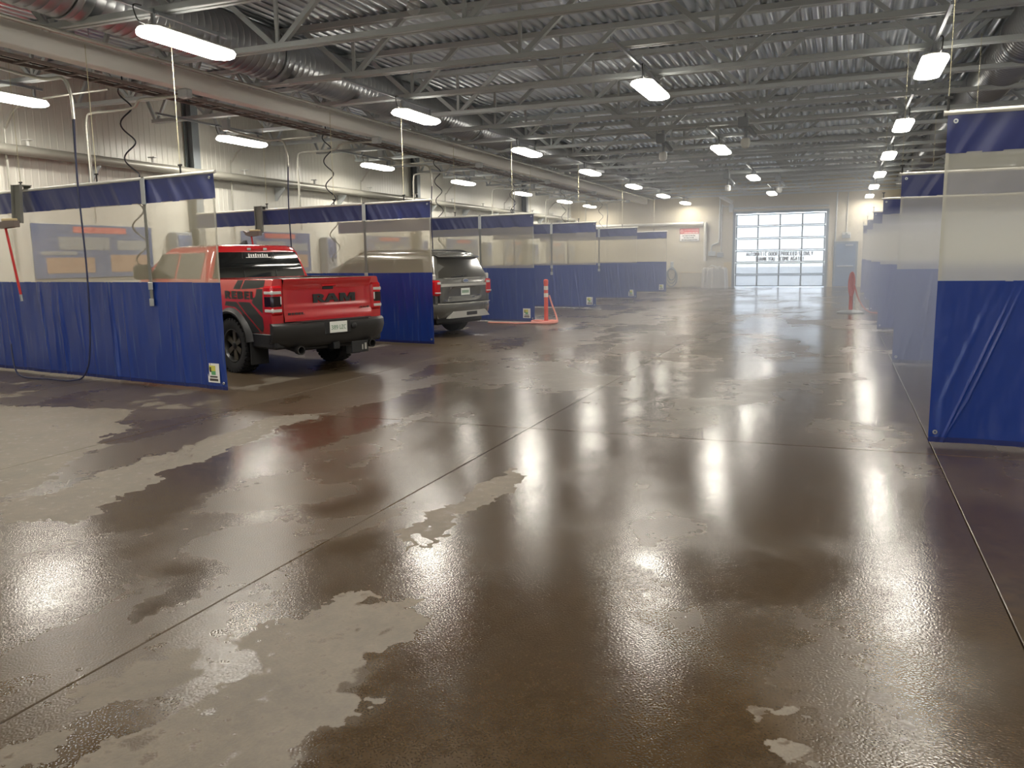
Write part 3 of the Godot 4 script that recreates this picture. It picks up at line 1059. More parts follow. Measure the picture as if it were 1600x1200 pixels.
func curtain(label: String, group: String, free: Vector3, ang: float, L: float, left: bool, sd: int, big_crease: bool, strap_u: float, wires: Array, sticker: bool) -> Node3D:
	var rng := RandomNumberGenerator.new()
	rng.seed = sd
	var t := thing("bay_curtain", label, "curtain", group)
	var dir := Vector3(-cos(ang), 0, -sin(ang)) if left else Vector3(cos(ang), 0, -sin(ang))
	t.transform = Transform3D(Basis(dir, Vector3.UP, dir.cross(Vector3.UP)), free)
	var fs := -1.0 if left else 1.0     # local z that faces the camera
	var folds := []
	for k in int(L / 0.17):
		folds.append([0.15 + rng.randf() * (L - 0.3), rng.randf_range(0.013, 0.034), rng.randf_range(0.007, 0.018) * (1.0 if rng.randf() < 0.8 else -0.6), rng.randf_range(-0.16, 0.02), rng.randf_range(0.0, 0.5)])
	var n := FastNoiseLite.new()
	n.seed = sd
	n.frequency = 0.9
	var off := func(u: float, y: float) -> float:
		var s := n.get_noise_2d(u, y * 0.35) * 0.035
		for f in folds:
			var c: float = f[0] + f[3] * (1.4 - y)
			var q: float = (u - c) / f[1]
			if absf(q) < 3.0 and (sd != 200 or c > 0.9):
				s += f[2] * exp(-q * q) * smoothstep(-0.1, 0.6, y + f[4]) * smoothstep(1.46, 1.0, y)
		if big_crease:
			var line := 0.09 + 0.50 * clampf(y / 1.4, 0.0, 1.0)
			for e in [[0.0, 0.014, 0.008], [0.05, 0.013, 0.008], [-0.14, 0.006, 0.025]]:
				var q: float = (u - line - e[0] * clampf(y * 2.5, 0.3, 1.0)) / e[2]
				s += e[1] * exp(-q * q) * smoothstep(1.42, 0.9, y)
		return s * fs
	var nu := int(L / (0.0125 if sd == 200 else (0.010 if sd == 100 else 0.016)))
	var lo := MB.new()
	var y1 := 1.41
	lo.grid(nu, 56 if sd == 200 else 14, func(a: float, b: float) -> Vector3:
		var u := (0.3 * a + 0.7 * a * a * a) * L if sd == 200 else a * L
		var y := 0.035 + b * (y1 - 0.035)
		return Vector3(u, y, off.call(u, y)))
	mp(lo, "lower_sheet", M.blue_streaked if left else M.blue, t, 60.0)
	var hem := MB.new()
	hem.grid(nu, 1, func(a: float, b: float) -> Vector3:
		var u := a * L
		return Vector3(u, 0.03 + b * 0.045, off.call(u, 0.05) + fs * 0.004))
	mp(hem, "hem", M.hem, t, 60.0)
	var cl := MB.new()
	cl.grid(int(L / 0.12), 6, func(a: float, b: float) -> Vector3:
		var u := a * L
		var y := y1 - 0.005 + b * 1.05
		return Vector3(u, y, (n.get_noise_2d(u * 0.8, 40.0 + y * 0.5) * 0.02 + off.call(u, y1) / fs * (1.0 - b)) * fs))
	mp(cl, "clear_window", M.vinyl_aged if left else M.vinyl, t, 60.0)
	var tb := MB.new()
	tb.grid(int(L / 0.03), 6, func(a: float, b: float) -> Vector3:
		var u := a * L
		var y := 2.445 + b * 0.312
		return Vector3(u, y, (n.get_noise_2d(u * 2.6 - y * 1.6, 90.0) * 0.034 * (1.0 - b * 0.7) + 0.004) * fs))
	mp(tb, "top_band", M.blue_top, t, 60.0)
	var rail := MB.new()
	rail.tube([Vector3(-0.03, 2.768, 0), Vector3(L, 2.768, 0)], 0.022, 8)
	mp(rail, "rail", M.pipe_white, t)
	# edge strip of the clear window and grommets
	var ed := MB.new()
	ed.box(Vector3(0.0, y1, fs * 0.012 - 0.003), Vector3(0.025, 2.45, fs * 0.012 + 0.003))
	mp(ed, "edge_strip", M.vinyl, t, 0.0)
	for g in [Vector3(0.06, 2.70, 0), Vector3(0.05, 0.12, 0)]:
		var gr := MB.new()
		gr.lathe(Transform3D(Basis(Vector3.RIGHT, PI / 2), g + Vector3(0, 0, fs * 0.02 + off.call(0.05, 0.12))), [Vector2(0.008, -0.004), Vector2(0.018, -0.004), Vector2(0.02, 0.0), Vector2(0.018, 0.004), Vector2(0.008, 0.004)], 12, true)
		mp(gr, "grommet", M.alu, t)
	if strap_u > 0.0:
		var s := MB.new()
		s.box(Vector3(strap_u - 0.028, 1.12, fs * 0.03 - 0.003), Vector3(strap_u + 0.028, 2.79, fs * 0.03 + 0.003))
		var sp := mp(s, "strap", M.strap, t, 0.0)
		for y in [1.36, 1.14, 2.60]:
			s = MB.new()
			var hh := 0.05 if y < 2.0 else 0.17
			s.box(Vector3(strap_u - 0.045, y - hh, fs * 0.036 - 0.006), Vector3(strap_u + 0.045, y + hh, fs * 0.036 + 0.006), 0.004)
			mp(s, "buckle", M.alu, sp, 20.0)
	for u in wires:
		var w := MB.new()
		w.tube([Vector3(u, 2.77, 0), Vector3(u, 4.60, 0)], 0.005 if left else 0.003, 6)
		mp(w, "hanger_wire", M.wire, t)
		w = MB.new()
		w.tube([Vector3(u, 2.75, 0), Vector3(u, 2.89, 0)], 0.012, 6)
		w.box(Vector3(u - 0.03, 2.88, -0.012), Vector3(u + 0.03, 2.90, 0.012))
		mp(w, "hook", M.black, t, 30.0)
	if sticker:
		var z: float = off.call(0.23, 0.25) + fs * 0.012
		var st := MB.new()
		st.box(Vector3(0.12, 0.12, z - 0.002), Vector3(0.34, 0.37, z + 0.002))
		var so := mp(st, "warning_label", M.white, t, 0.0, "small white printed label with yellow and green picture")
		var zz := z + fs * 0.003
		for q in [[0.19, 0.27, 0.31, 0.34, M.sticker_yellow], [0.19, 0.22, 0.27, 0.27, M.sticker_green], [0.27, 0.255, 0.30, 0.32, M.black], [0.16, 0.185, 0.30, 0.205, M.print_dark], [0.15, 0.14, 0.31, 0.17, M.print_dark]]:
			var pq := MB.new()
			pq.box(Vector3(q[0], q[1], zz - 0.001), Vector3(q[2], q[3], zz + 0.001))
			mp(pq, "print", q[4], so, 0.0)
	return t

func build_curtains() -> void:
	var lz := [-8.40, -14.30, -20.0, -26.05, -32.0, -38.0]
	for k in 6:
		var ang := deg_to_rad([9.5, 8.5, 9.0, 9.0, 9.0, 9.0][k])
		curtain("blue and clear bay curtain on the left, %s from the camera" % ordinal(k), "left bay curtains", Vector3([-7.27, -7.30, -7.30, -7.38, -7.42, -7.44][k], 0, lz[k]), ang, 6.55, true, 100 + k, false, [1.36, 1.60, 1.6, 1.6, 1.6, 0.0][k], [0.62, 2.4, 4.3] if k < 2 else [0.62, 2.4], k != 1)
	var rz := [-7.82, -13.45, -19.3, -25.2, -31.1, -37.0]
	for k in 6:
		curtain("blue and clear bay curtain on the right, %s from the camera" % ordinal(k), "right bay curtains", Vector3(0.755, 0, rz[k]), 0.0, 6.9, false, 200 + k, k < 2, 0.0, [0.0, 0.9, 3.2], false)

# ------------------------------------------------------------------ vehicles

func wheel(parent: Node3D, at: Vector3, r: float, wd: float, out_sign: float, lugs: bool) -> void:
	var w := Node3D.new()
	w.name = "wheel"
	parent.add_child(w, true)
	w.position = at
	var t := Transform3D(Basis(Vector3.BACK, -PI / 2 * out_sign), Vector3.ZERO)   # local y points outward
	var h := wd / 2
	var rr := r * 0.60
	var tire := MB.new()
	tire.lathe(t, [Vector2(rr, -h * 0.8), Vector2(r * 0.80, -h), Vector2(r * 0.93, -h * 0.96), Vector2(r * 0.985, -h * 0.8), Vector2(r * 0.985, h * 0.8), Vector2(r * 0.93, h * 0.96), Vector2(r * 0.80, h), Vector2(rr, h * 0.8)], 36, true)
	if lugs:
		for k in 34:
			var a := TAU * k / 34
			for s in [-1.0, 1.0]:
				var b := Basis(Vector3.UP, a + s * 0.04)
				tire.obox(t * Transform3D(b, b * Vector3(r * 0.975, s * h * 0.68, 0)), Vector3(r * 0.05, h * 0.55, r * 0.11))
				tire.obox(t * Transform3D(b, b * Vector3(r * 0.92, s * h * 0.93, 0)), Vector3(r * 0.09, h * 0.12, r * 0.10))
			var b2 := Basis(Vector3.UP, a + 0.09)
			tire.obox(t * Transform3D(b2, b2 * Vector3(r * 0.975, 0.0, 0)), Vector3(r * 0.05, h * 0.5, r * 0.10))
	mp(tire, "tire", M.rubber, w, 30.0)
	var rim := MB.new()
	rim.lathe(t, [Vector2(rr * 0.90, h * 0.5), Vector2(rr * 0.99, h * 0.72), Vector2(rr * 1.03, h * 0.84), Vector2(rr * 0.97, h * 0.86), Vector2(rr * 0.86, h * 0.45), Vector2(rr * 0.86, -h * 0.6), Vector2(rr, -h * 0.6)], 30, true)
	rim.lathe(t, [Vector2(0.02, h * 0.05), Vector2(rr * 0.88, h * 0.05), Vector2(rr * 0.88, h * 0.0), Vector2(0.02, 0.0)], 24)
	mp(rim, "rim", M.rim, w, 30.0)
	for k in 6:
		var b := Basis(Vector3.UP, TAU * k / 6)
		var s := MB.new()
		s.prism(PackedVector2Array([Vector2(rr * 0.12, -0.028), Vector2(rr * 0.90, -0.045), Vector2(rr * 0.90, 0.045), Vector2(rr * 0.12, 0.028)]), t * Transform3D(b * Basis(Vector3.RIGHT, -PI / 2), Vector3(0, h * 0.42, 0)), h * 0.18)
		mp(s, "spoke", M.rim_light, w, 30.0)
	var hub := MB.new()
	hub.lathe(t, [Vector2(rr * 0.22, h * 0.3), Vector2(rr * 0.22, h * 0.66), Vector2(rr * 0.16, h * 0.74), Vector2(0.005, h * 0.75)], 16)
	mp(hub, "hub_cap", M.black, w)

func prof_at(prof: Array, y: float) -> float:
	for i in prof.size() - 1:
		if y <= prof[i + 1].y:
			var t := clampf((y - prof[i].y) / (prof[i + 1].y - prof[i].y), 0.0, 1.0)
			return lerpf(prof[i].x, prof[i + 1].x, t)
	return prof[-1].x

func side_skin(mb: MB, s: float, z0: float, z1: float, sill: float, ytop: float, prof: Array, arches: Array, inner: float, taper: Callable) -> void:
	# painted flank from z0 (front) to z1 (rear) with round wheel cut-outs; s is the side
	var zs := []
	var z := z0
	while z < z1 - 0.001:
		zs.append(z)
		z += 0.05
	zs.append(z1)
	var cols := []
	for zz in zs:
		var yb := sill
		for a in arches:
			var d: float = zz - a[0]
			if absf(d) < a[2]:
				yb = maxf(yb, a[1] + sqrt(a[2] * a[2] - d * d))
		var col := [Vector3(s * (prof_at(prof, yb) - 0.06), yb + 0.01, zz)]
		for j in 13:
			var y := lerpf(yb, ytop, j / 12.0)
			col.append(Vector3(s * (prof_at(prof, y) + taper.call(zz)), y, zz))
		col.append(Vector3(s * (prof_at(prof, ytop) + taper.call(zz) - 0.03), ytop + 0.012, zz))
		col.append(Vector3(s * inner, ytop + 0.012, zz))
		cols.append(col)
	for i in cols.size() - 1:
		for j in cols[i].size() - 1:
			if s > 0.0:
				mb.quad(cols[i + 1][j], cols[i][j], cols[i][j + 1], cols[i + 1][j + 1])
			else:
				mb.quad(cols[i][j], cols[i + 1][j], cols[i + 1][j + 1], cols[i][j + 1])
	for e in [0, cols.size() - 1]:
		var c: Array = cols[e]
		for j in c.size() - 1:
			var a := Vector3(s * inner, c[j].y, c[j].z)
			var b := Vector3(s * inner, c[j + 1].y, c[j + 1].z)
			if (e == 0) == (s > 0.0):
				mb.quad(a, c[j], c[j + 1], b)
			else:
				mb.quad(c[j], a, b, c[j + 1])

func arch_flare(s: float, zc: float, yc: float, r0: float, r1: float, x0: float, x1: float, a0: float, a1: float) -> MB:
	var mb := MB.new()
	var rings := []
	for k in 21:
		var a := deg_to_rad(lerpf(a0, a1, k / 20.0))
		var d := Vector3(0, sin(a), cos(a))
		var c := Vector3(0, yc, zc)
		rings.append([c + d * r0 + Vector3(s * x0, 0, 0), c + d * r0 + Vector3(s * x1, 0, 0), c + d * (r0 + 0.03) + Vector3(s * (x1 + 0.006), 0, 0), c + d * r1 + Vector3(s * (x0 + 0.04), 0, 0), c + d * r1 + Vector3(s * x0, 0, 0)])
	mb.loft(rings)
	return mb

func decal(s: float, poly: Array, prof: Array, up: float) -> MB:
	# thin printed foil that follows the flank; poly in (z, y)
	var mb := MB.new()
	var lo := INF
	var hi := -INF
	for q in poly:
		lo = minf(lo, q.y)
		hi = maxf(hi, q.y)
	var n := maxi(2, int((hi - lo) / 0.02))
	var cut := func(y: float) -> Array:
		var c := []
		for i in poly.size():
			var a: Vector2 = poly[i]
			var b: Vector2 = poly[(i + 1) % poly.size()]
			if (a.y > y) != (b.y > y):
				c.append(a.x + (y - a.y) / (b.y - a.y) * (b.x - a.x))
		c.sort()
		return c
	for k in n:
		var ya := lerpf(lo, hi, (k + 0.001) / n)
		var yb := lerpf(lo, hi, (k + 0.999) / n)
		var ca: Array = cut.call(ya)
		var cb: Array = cut.call(yb)
		if ca.size() < 2 or cb.size() < 2:
			continue
		var xa := s * (prof_at(prof, ya) + up)
		var xb := s * (prof_at(prof, yb) + up)
		mb.quad(Vector3(xa, ya, ca[0]), Vector3(xa, ya, ca[-1]), Vector3(xb, yb, cb[-1]), Vector3(xb, yb, cb[0]))
	return mb

func plan_ring(hw: float, z0: float, z1: float, r: float, y: float, bow := 0.0) -> Array:
	# rounded rectangle in plan, z0 front (small) to z1 rear
	var out := []
	var cs := [[hw - r, z1 - r, 0.0], [-hw + r, z1 - r, 90.0], [-hw + r, z0 + r, 180.0], [hw - r, z0 + r, 270.0]]
	for c in cs:
		for k in 5:
			var a := deg_to_rad(c[2] + 90.0 * k / 4)
			var x: float = c[0] + cos(a) * r
			var z: float = c[1] + sin(a) * r
			out.append(Vector3(x, y, z))
		if c[2] == 0.0 or c[2] == 180.0:
			for k in range(1, 6):
				var q := lerpf(1.0, -1.0, k / 6.0) * (1.0 if c[2] == 0.0 else -1.0)
				out.append(Vector3(q * (hw - r), y, (z1 + bow * (1.0 - q * q)) if c[2] == 0.0 else (z0 - bow * (1.0 - q * q))))
	return out

func build_truck() -> void:
	var t := thing("pickup_truck", "red pickup truck with black side graphics parked in the left bay behind the nearest curtain", "truck", "", Vector3(-8.17, 0, -10.92), deg_to_rad(69.8))
	t.scale = Vector3.ONE * 0.98
	var prof := [Vector2(0.93, 0.50), Vector2(0.985, 0.66), Vector2(1.005, 0.92), Vector2(0.992, 1.18), Vector2(0.972, 1.36), Vector2(0.955, 1.44)]
	var arch := [0.0, 0.43, 0.50]
	var arch_f := [-3.67, 0.43, 0.50]
	var flat := func(_z: float) -> float: return 0.0
	var nose := func(z: float) -> float: return -0.10 * smoothstep(-3.6, -4.65, z)
	for s in [-1.0, 1.0]:
		var mb := MB.new()
		side_skin(mb, s, -0.70, 1.13, 0.62, 1.43, prof, [arch], 0.80, flat)
		mp(mb, "bed_side", M.red, t, 50.0)
		mb = MB.new()
		side_skin(mb, s, -3.05, -0.735, 0.55, 1.40, prof, [], 0.75, flat)
		mp(mb, "door_panel", M.red, t, 50.0)
		mb = MB.new()
		side_skin(mb, s, -4.62, -3.07, 0.60, 1.30, prof, [arch_f], 0.70, nose)
		mp(mb, "front_fender", M.red, t, 50.0)
		for a in [0.0, -3.67]:
			mp(arch_flare(s, a, 0.43, 0.495, 0.59, 0.95, 1.055, 8.0, 172.0), "fender_flare", M.car_black, t, 50.0)
			# dark wheel house
			mb = MB.new()
			var rg := []
			for k in 13:
				var an := deg_to_rad(lerpf(-5.0, 185.0, k / 12.0))
				rg.append([Vector3(s * 0.96, 0.43 + sin(an) * 0.50, a + cos(an) * 0.50), Vector3(s * 0.55, 0.43 + sin(an) * 0.50, a + cos(an) * 0.50)])
			for k in 12:
				mb.quad(rg[k][0], rg[k + 1][0], rg[k + 1][1], rg[k][1])
			mp(mb, "wheel_liner", M.rubber, t, 50.0)
			wheel(t, Vector3(s * 0.885, 0.42, a), 0.425, 0.28, s, true)
		# black lower trim behind the rear wheel and mud flap
		mb = MB.new()
		mb.box(Vector3(s * 0.70, 0.42, 0.52), Vector3(s * 0.985, 0.66, 1.16), 0.03)
		mp(mb, "lower_trim", M.car_black, t)
		mb = MB.new()
		mb.box(Vector3(s * 0.72, 0.16, 0.52), Vector3(s * 1.02, 0.60, 0.545), 0.006)
		mp(mb, "mud_flap", M.rubber, t, 20.0)
		# running board
		mb = MB.new()
		mb.tube([Vector3(s * 0.96, 0.46, -0.75), Vector3(s * 0.96, 0.46, -3.0)], 0.05, 10)
		mp(mb, "side_step", M.car_black, t)
		# side graphics
		for poly in [
			[Vector2(-0.16, 1.03), Vector2(-0.13, 1.10), Vector2(0.18, 1.10), Vector2(0.80, 0.66), Vector2(0.52, 0.64), Vector2(0.44, 0.80), Vector2(0.32, 0.94), Vector2(0.12, 1.03)],
			[Vector2(0.22, 1.10), Vector2(0.56, 1.10), Vector2(0.90, 0.88), Vector2(0.90, 0.72), Vector2(0.84, 0.66)],
			[Vector2(0.60, 1.10), Vector2(0.72, 1.20), Vector2(0.74, 1.30), Vector2(0.90, 1.30), Vector2(0.91, 0.94)],
			[Vector2(0.08, 1.29), Vector2(0.2, 1.425), Vector2(0.36, 1.425), Vector2(0.28, 1.29)],
			[Vector2(0.31, 1.29), Vector2(0.40, 1.425), Vector2(0.95, 1.425), Vector2(0.93, 1.33), Vector2(0.70, 1.30)]]:
			mp(decal(s, poly, prof, 0.003), "side_decal", M.decal, t, 50.0)
		var tm := text_mesh("REBEL", 0.115, 0.004)
		var o := part(tm, "side_lettering", M.decal, t, Vector3(s * (prof_at(prof, 1.19) + 0.004), 1.195, 0.27), "black lettering on the bed side")
		o.rotation = Vector3(0, s * PI / 2, 0)
		o.scale.x = 0.86 / tm.get_aabb().size.x
		# tail lamp: red housing with dark middle and clear bars
		mb = MB.new()
		mb.box(Vector3(s * 0.805, 0.915, 0.93), Vector3(s * 1.008, 1.345, 1.165), 0.03)
		var tl := mp(mb, "tail_lamp", M.tail_red, t)
		mb = MB.new()
		mb.box(Vector3(s * 0.825, 1.02, 0.95), Vector3(s * 1.013, 1.215, 1.172), 0.03)
		mp(mb, "dark_lens", M.tail_dark, tl)
		for y in [1.245, 0.985]:
			mb = MB.new()
			mb.box(Vector3(s * 0.83, y - 0.036, 0.955), Vector3(s * 1.012, y + 0.036, 1.170), 0.02)
			mp(mb, "clear_bar", M.clear_lens, tl)
		mb = MB.new()
		mb.box(Vector3(s * 0.845, 1.075, 1.160), Vector3(s * 0.87, 1.19, 1.177), 0.008)
		mp(mb, "reverse_lens", M.clear_lens, tl)
		# exhaust tip
		mb = MB.new()
		mb.tube(smooth_path([Vector3(s * 0.60, 0.48, 0.6), Vector3(s * 0.62, 0.43, 0.95), Vector3(s * 0.66, 0.40, 1.28)]), 0.055, 12, false)
		mb.lathe(Transform3D(Basis(Vector3.RIGHT, PI / 2), Vector3(s * 0.66, 0.398, 1.22)), [Vector2(0.058, 0), Vector2(0.066, 0.02), Vector2(0.066, 0.11), Vector2(0.050, 0.11), Vector2(0.046, 0.02)], 16, true)
		mp(mb, "exhaust_tip", M.bumper, t)
		# door handle, mirror
		mb = MB.new()
		mb.box(Vector3(s * 0.97, 1.13, -1.15), Vector3(s * 1.02, 1.17, -0.95), 0.015)
		mp(mb, "door_handle", M.car_black, t)
		mb = MB.new()
		mb.box(Vector3(s * 0.95, 1.42, -2.72), Vector3(s * 1.26, 1.68, -2.58), 0.05)
		mp(mb, "wing_mirror", M.car_black, t)
	# tailgate with lip, recess and crease
	var tg := MB.new()
	var gate := func(x: float, y: float) -> float:
		var z := 1.135
		z += 0.035 * smoothstep(1.32, 1.42, y)                      # spoiler lip
		z += 0.02 * smoothstep(0.98, 0.86, y)                       # lower step
		z -= 0.012 * smoothstep(1.02, 1.07, y) * smoothstep(1.33, 1.28, y) * smoothstep(0.80, 0.72, absf(x))
		return z
	tg.grid(40, 34, func(a: float, b: float) -> Vector3:
		var x := lerpf(-0.80, 0.80, a)
		var y := lerpf(0.815, 1.44, b)
		return Vector3(x, y, gate.call(x, y)))
	tg.quad(Vector3(-0.8, 1.44, 1.17), Vector3(0.8, 1.44, 1.17), Vector3(0.8, 1.445, 1.07), Vector3(-0.8, 1.445, 1.07))
	tg.quad(Vector3(-0.8, 1.44, 1.07), Vector3(0.8, 1.44, 1.07), Vector3(0.8, 0.82, 1.07), Vector3(-0.8, 0.82, 1.07))
	var gate_o := mp(tg, "tailgate", M.red, t, 35.0)
	var mb := MB.new()
	mb.box(Vector3(-0.10, 1.265, 1.118), Vector3(0.10, 1.315, 1.133), 0.008)
	mp(mb, "handle_recess", M.black, gate_o)
	mb = MB.new()
	mb.box(Vector3(-0.13, 1.312, 1.14), Vector3(0.13, 1.335, 1.175), 0.010)
	mp(mb, "handle", M.red, gate_o)
	var tm := text_mesh("RAM", 0.125, 0.014)
	var o := part(tm, "tailgate_lettering", M.car_black, gate_o, Vector3(0.10, 1.13, 1.135), "large black letters on the tailgate")
	o.scale.x = 0.78 / tm.get_aabb().size.x
	tm = text_mesh("REBEL", 0.032, 0.006)
	o = part(tm, "badge", M.car_black, gate_o, Vector3(-0.60, 0.925, 1.152))
	o.scale.x = 0.28 / tm.get_aabb().size.x
	tm = text_mesh("4X4", 0.034, 0.006, false)
	o = part(tm, "badge", M.car_black, gate_o, Vector3(0.66, 0.965, 1.150))
	o.scale.x = 0.2 / tm.get_aabb().size.x
	# bed cover and inner box
	mb = MB.new()
	mb.box(Vector3(-0.81, 0.95, -0.70), Vector3(0.81, 1.425, 1.08), 0.01)
	mp(mb, "bed_cover", M.car_black, t, 20.0)
	# bumper
	mb = MB.new()
	var rings := []
	for k in 17:
		var x := lerpf(-1.02, 1.02, k / 16.0)
		var e := pow(absf(x) / 1.02, 6.0)
		var z := 1.34 - 0.16 * e
		var dip := 0.0 if absf(x) > 0.30 else 0.0
		rings.append([Vector3(x, 0.80, 1.10), Vector3(x, 0.80, z - 0.04), Vector3(x, 0.77, z), Vector3(x, 0.68, z + 0.01), Vector3(x, 0.61, z - 0.02), Vector3(x, 0.50 + 0.05 * e, z - 0.05), Vector3(x, 0.43 + 0.08 * e, z - 0.13), Vector3(x, 0.42 + 0.10 * e, 1.10)])
	mb.loft(rings)
	var bu := mp(mb, "rear_bumper", M.bumper, t, 35.0)
	mb = MB.new()
	mb.box(Vector3(-0.62, 0.797, 1.13), Vector3(0.62, 0.812, 1.31), 0.005)
	mp(mb, "step_pad", M.car_black, bu, 20.0)
	mb = MB.new()
	mb.box(Vector3(-0.24, 0.60, 1.33), Vector3(0.24, 0.79, 1.352), 0.01)
	mp(mb, "plate_recess", M.black, bu, 20.0)
	mb = MB.new()
	mb.box(Vector3(-0.16, 0.618, 1.352), Vector3(0.16, 0.785, 1.358), 0.002)
	var pl := mp(mb, "licence_plate", M.plate, bu, 20.0, "white licence plate with green characters")
	tm = text_mesh("389 LZC", 0.065, 0.002, false)
	o = part(tm, "plate_characters", M.plate_green, pl, Vector3(0, 0.695, 1.359))
	o.scale.x = 0.27 / tm.get_aabb().size.x
	mb = MB.new()
	mb.lathe(Transform3D(Basis(Vector3.RIGHT, PI / 2), Vector3(0.29, 0.70, 1.345)), [Vector2(0.045, -0.02), Vector2(0.05, 0.02), Vector2(0.035, 0.03), Vector2(0.003, 0.03)], 14)
	mp(mb, "trailer_socket", M.black, bu)
	mb = MB.new()
	mb.tube([Vector3(-0.55, 0.41, 1.10), Vector3(0.55, 0.41, 1.10)], 0.045, 8)
	mb.box(Vector3(-0.055, 0.36, 1.05), Vector3(0.055, 0.47, 1.30), 0.01)
	mp(mb, "hitch_receiver", M.black, t)
	mb = MB.new()
	mb.box(Vector3(0.28, 0.27, 1.27), Vector3(0.60, 0.45, 1.30), 0.006)
	var tp := mp(mb, "hitch_cover", M.car_black, t, 20.0)
	mb = MB.new()
	mb.box(Vector3(0.52, 0.31, 1.298), Vector3(0.56, 0.41, 1.303))
	mb.box(Vector3(0.47, 0.31, 1.298), Vector3(0.49, 0.39, 1.303))
	mp(mb, "cover_mark", M.silver, tp, 0.0)
	# underside: frame, axle, spare
	mb = MB.new()
	for s in [-0.48, 0.48]:
		mb.box(Vector3(s - 0.05, 0.50, -4.4), Vector3(s + 0.05, 0.66, 1.1), 0.01)
	mb.box(Vector3(-0.9, 0.62, -4.4), Vector3(0.9, 0.95, 1.08))
	mp(mb, "chassis", M.black, t, 20.0)
	mb = MB.new()
	mb.tube([Vector3(-0.8, 0.42, 0), Vector3(0.8, 0.42, 0)], 0.05, 10)
	mb.lathe(Transform3D(Basis(Vector3.RIGHT, PI / 2), Vector3(0.0, 0.42, -0.12)), [Vector2(0.05, 0), Vector2(0.15, 0.05), Vector2(0.16, 0.18), Vector2(0.08, 0.27)], 14)
	mp(mb, "rear_axle", M.black, t)
	mb = MB.new()
	mb.lathe(Transform3D(Basis(), Vector3(0, 0.47, 0.66)), [Vector2(0.22, -0.10), Vector2(0.36, -0.12), Vector2(0.39, -0.06), Vector2(0.39, 0.06), Vector2(0.36, 0.12), Vector2(0.22, 0.1)], 24)
	mp(mb, "spare_tire", M.rubber, t)
	# cab
	mb = MB.new()
	mb.loft([plan_ring(0.96, -3.15, -0.735, 0.05, 1.395), plan_ring(0.955, -3.05, -0.74, 0.06, 1.44), plan_ring(0.89, -2.72, -0.775, 0.09, 1.66), plan_ring(0.825, -2.42, -0.81, 0.12, 1.86, 0.01), plan_ring(0.79, -2.32, -0.83, 0.14, 1.925, 0.02), plan_ring(0.72, -2.24, -0.87, 0.16, 1.962, 0.02), plan_ring(0.50, -2.1, -1.05, 0.2, 1.985, 0.02)])
	var cab := mp(mb, "cab", M.red, t, 40.0)
	mb = MB.new()
	mb.grid(12, 6, func(a: float, b: float) -> Vector3:
		var hw := lerpf(0.865, 0.735, b)
		var y := lerpf(1.445, 1.855, b)
		var x := lerpf(-hw, hw, a)
		return Vector3(x, y, lerpf(-0.732, -0.800, b) + 0.004 + 0.006 * (1.0 - (x / hw) * (x / hw)) + 0.014 * sin(PI * b)))
	var rw := mp(mb, "rear_window", M.tinted, cab, 60.0)
	mb = MB.new()
	for x in [-0.30, 0.30]:
		mb.beam(Vector3(x, 1.45, -0.716), Vector3(x * 0.97, 1.85, -0.784), 0.012, 0.006, Vector3(0, 0, 1))
	mp(mb, "slider_frame", M.black, rw, 20.0)
	mb = MB.new()
	for k in 9:
		var x := -0.17 + k * 0.042
		mb.obox(Transform3D(Basis(Vector3.RIGHT, -0.16), Vector3(x, 1.800, -0.771)), Vector3(0.026, 0.045 if k % 3 else 0.06, 0.002))
	mb.obox(Transform3D(Basis(Vector3.RIGHT, -0.16), Vector3(0, 1.768, -0.766)), Vector3(0.46, 0.010, 0.002))
	mp(mb, "window_sticker", M.white, rw, 0.0, "small white sticker at the top of the rear window")
	for s in [-1.0, 1.0]:
		mb = MB.new()
		for q in [[-1.75, -0.95], [-2.75, -1.82]]:
			mb.quad(Vector3(s * 0.962, 1.44, q[0]), Vector3(s * 0.962, 1.44, q[1]), Vector3(s * 0.838, 1.85, q[1]), Vector3(s * 0.838, 1.85, maxf(q[0], -2.42)))
		mp(mb, "side_window", M.tinted, cab, 0.0)
	mb = MB.new()
	mb.box(Vector3(-0.20, 1.878, -0.835), Vector3(0.20, 1.93, -0.795), 0.012)
	var bl := mp(mb, "brake_light", M.tail_red, cab)
	for s in [-1.0, 1.0]:
		mb = MB.new()
		mb.box(Vector3(s * 0.11, 1.884, -0.835), Vector3(s * 0.19, 1.924, -0.792), 0.008)
		mp(mb, "cargo_light", M.clear_lens, bl)
	mb = MB.new()
	mb.loft([plan_ring(0.035, -1.35, -1.10, 0.03, 1.975), plan_ring(0.03, -1.28, -1.10, 0.028, 2.01), plan_ring(0.012, -1.18, -1.105, 0.011, 2.055)])
	mp(mb, "antenna_fin", M.car_black, cab)
	# nose
	mb = MB.new()
	mb.loft([plan_ring(0.90, -4.62, -3.0, 0.12, 0.60), plan_ring(0.93, -4.70, -3.0, 0.14, 0.9), plan_ring(0.92, -4.66, -3.0, 0.16, 1.18), plan_ring(0.86, -4.52, -3.02, 0.18, 1.30), plan_ring(0.6, -4.3, -3.05, 0.2, 1.345)])
	mp(mb, "hood", M.red, t, 45.0)
	mb = MB.new()
	mb.box(Vector3(-0.55, 0.78, -4.74), Vector3(0.55, 1.12, -4.66), 0.04)
	mp(mb, "grille", M.black, t)
	mb = MB.new()
	mb.box(Vector3(-0.98, 0.48, -4.82), Vector3(0.98, 0.74, -4.45), 0.08)
	mp(mb, "front_bumper", M.bumper, t)

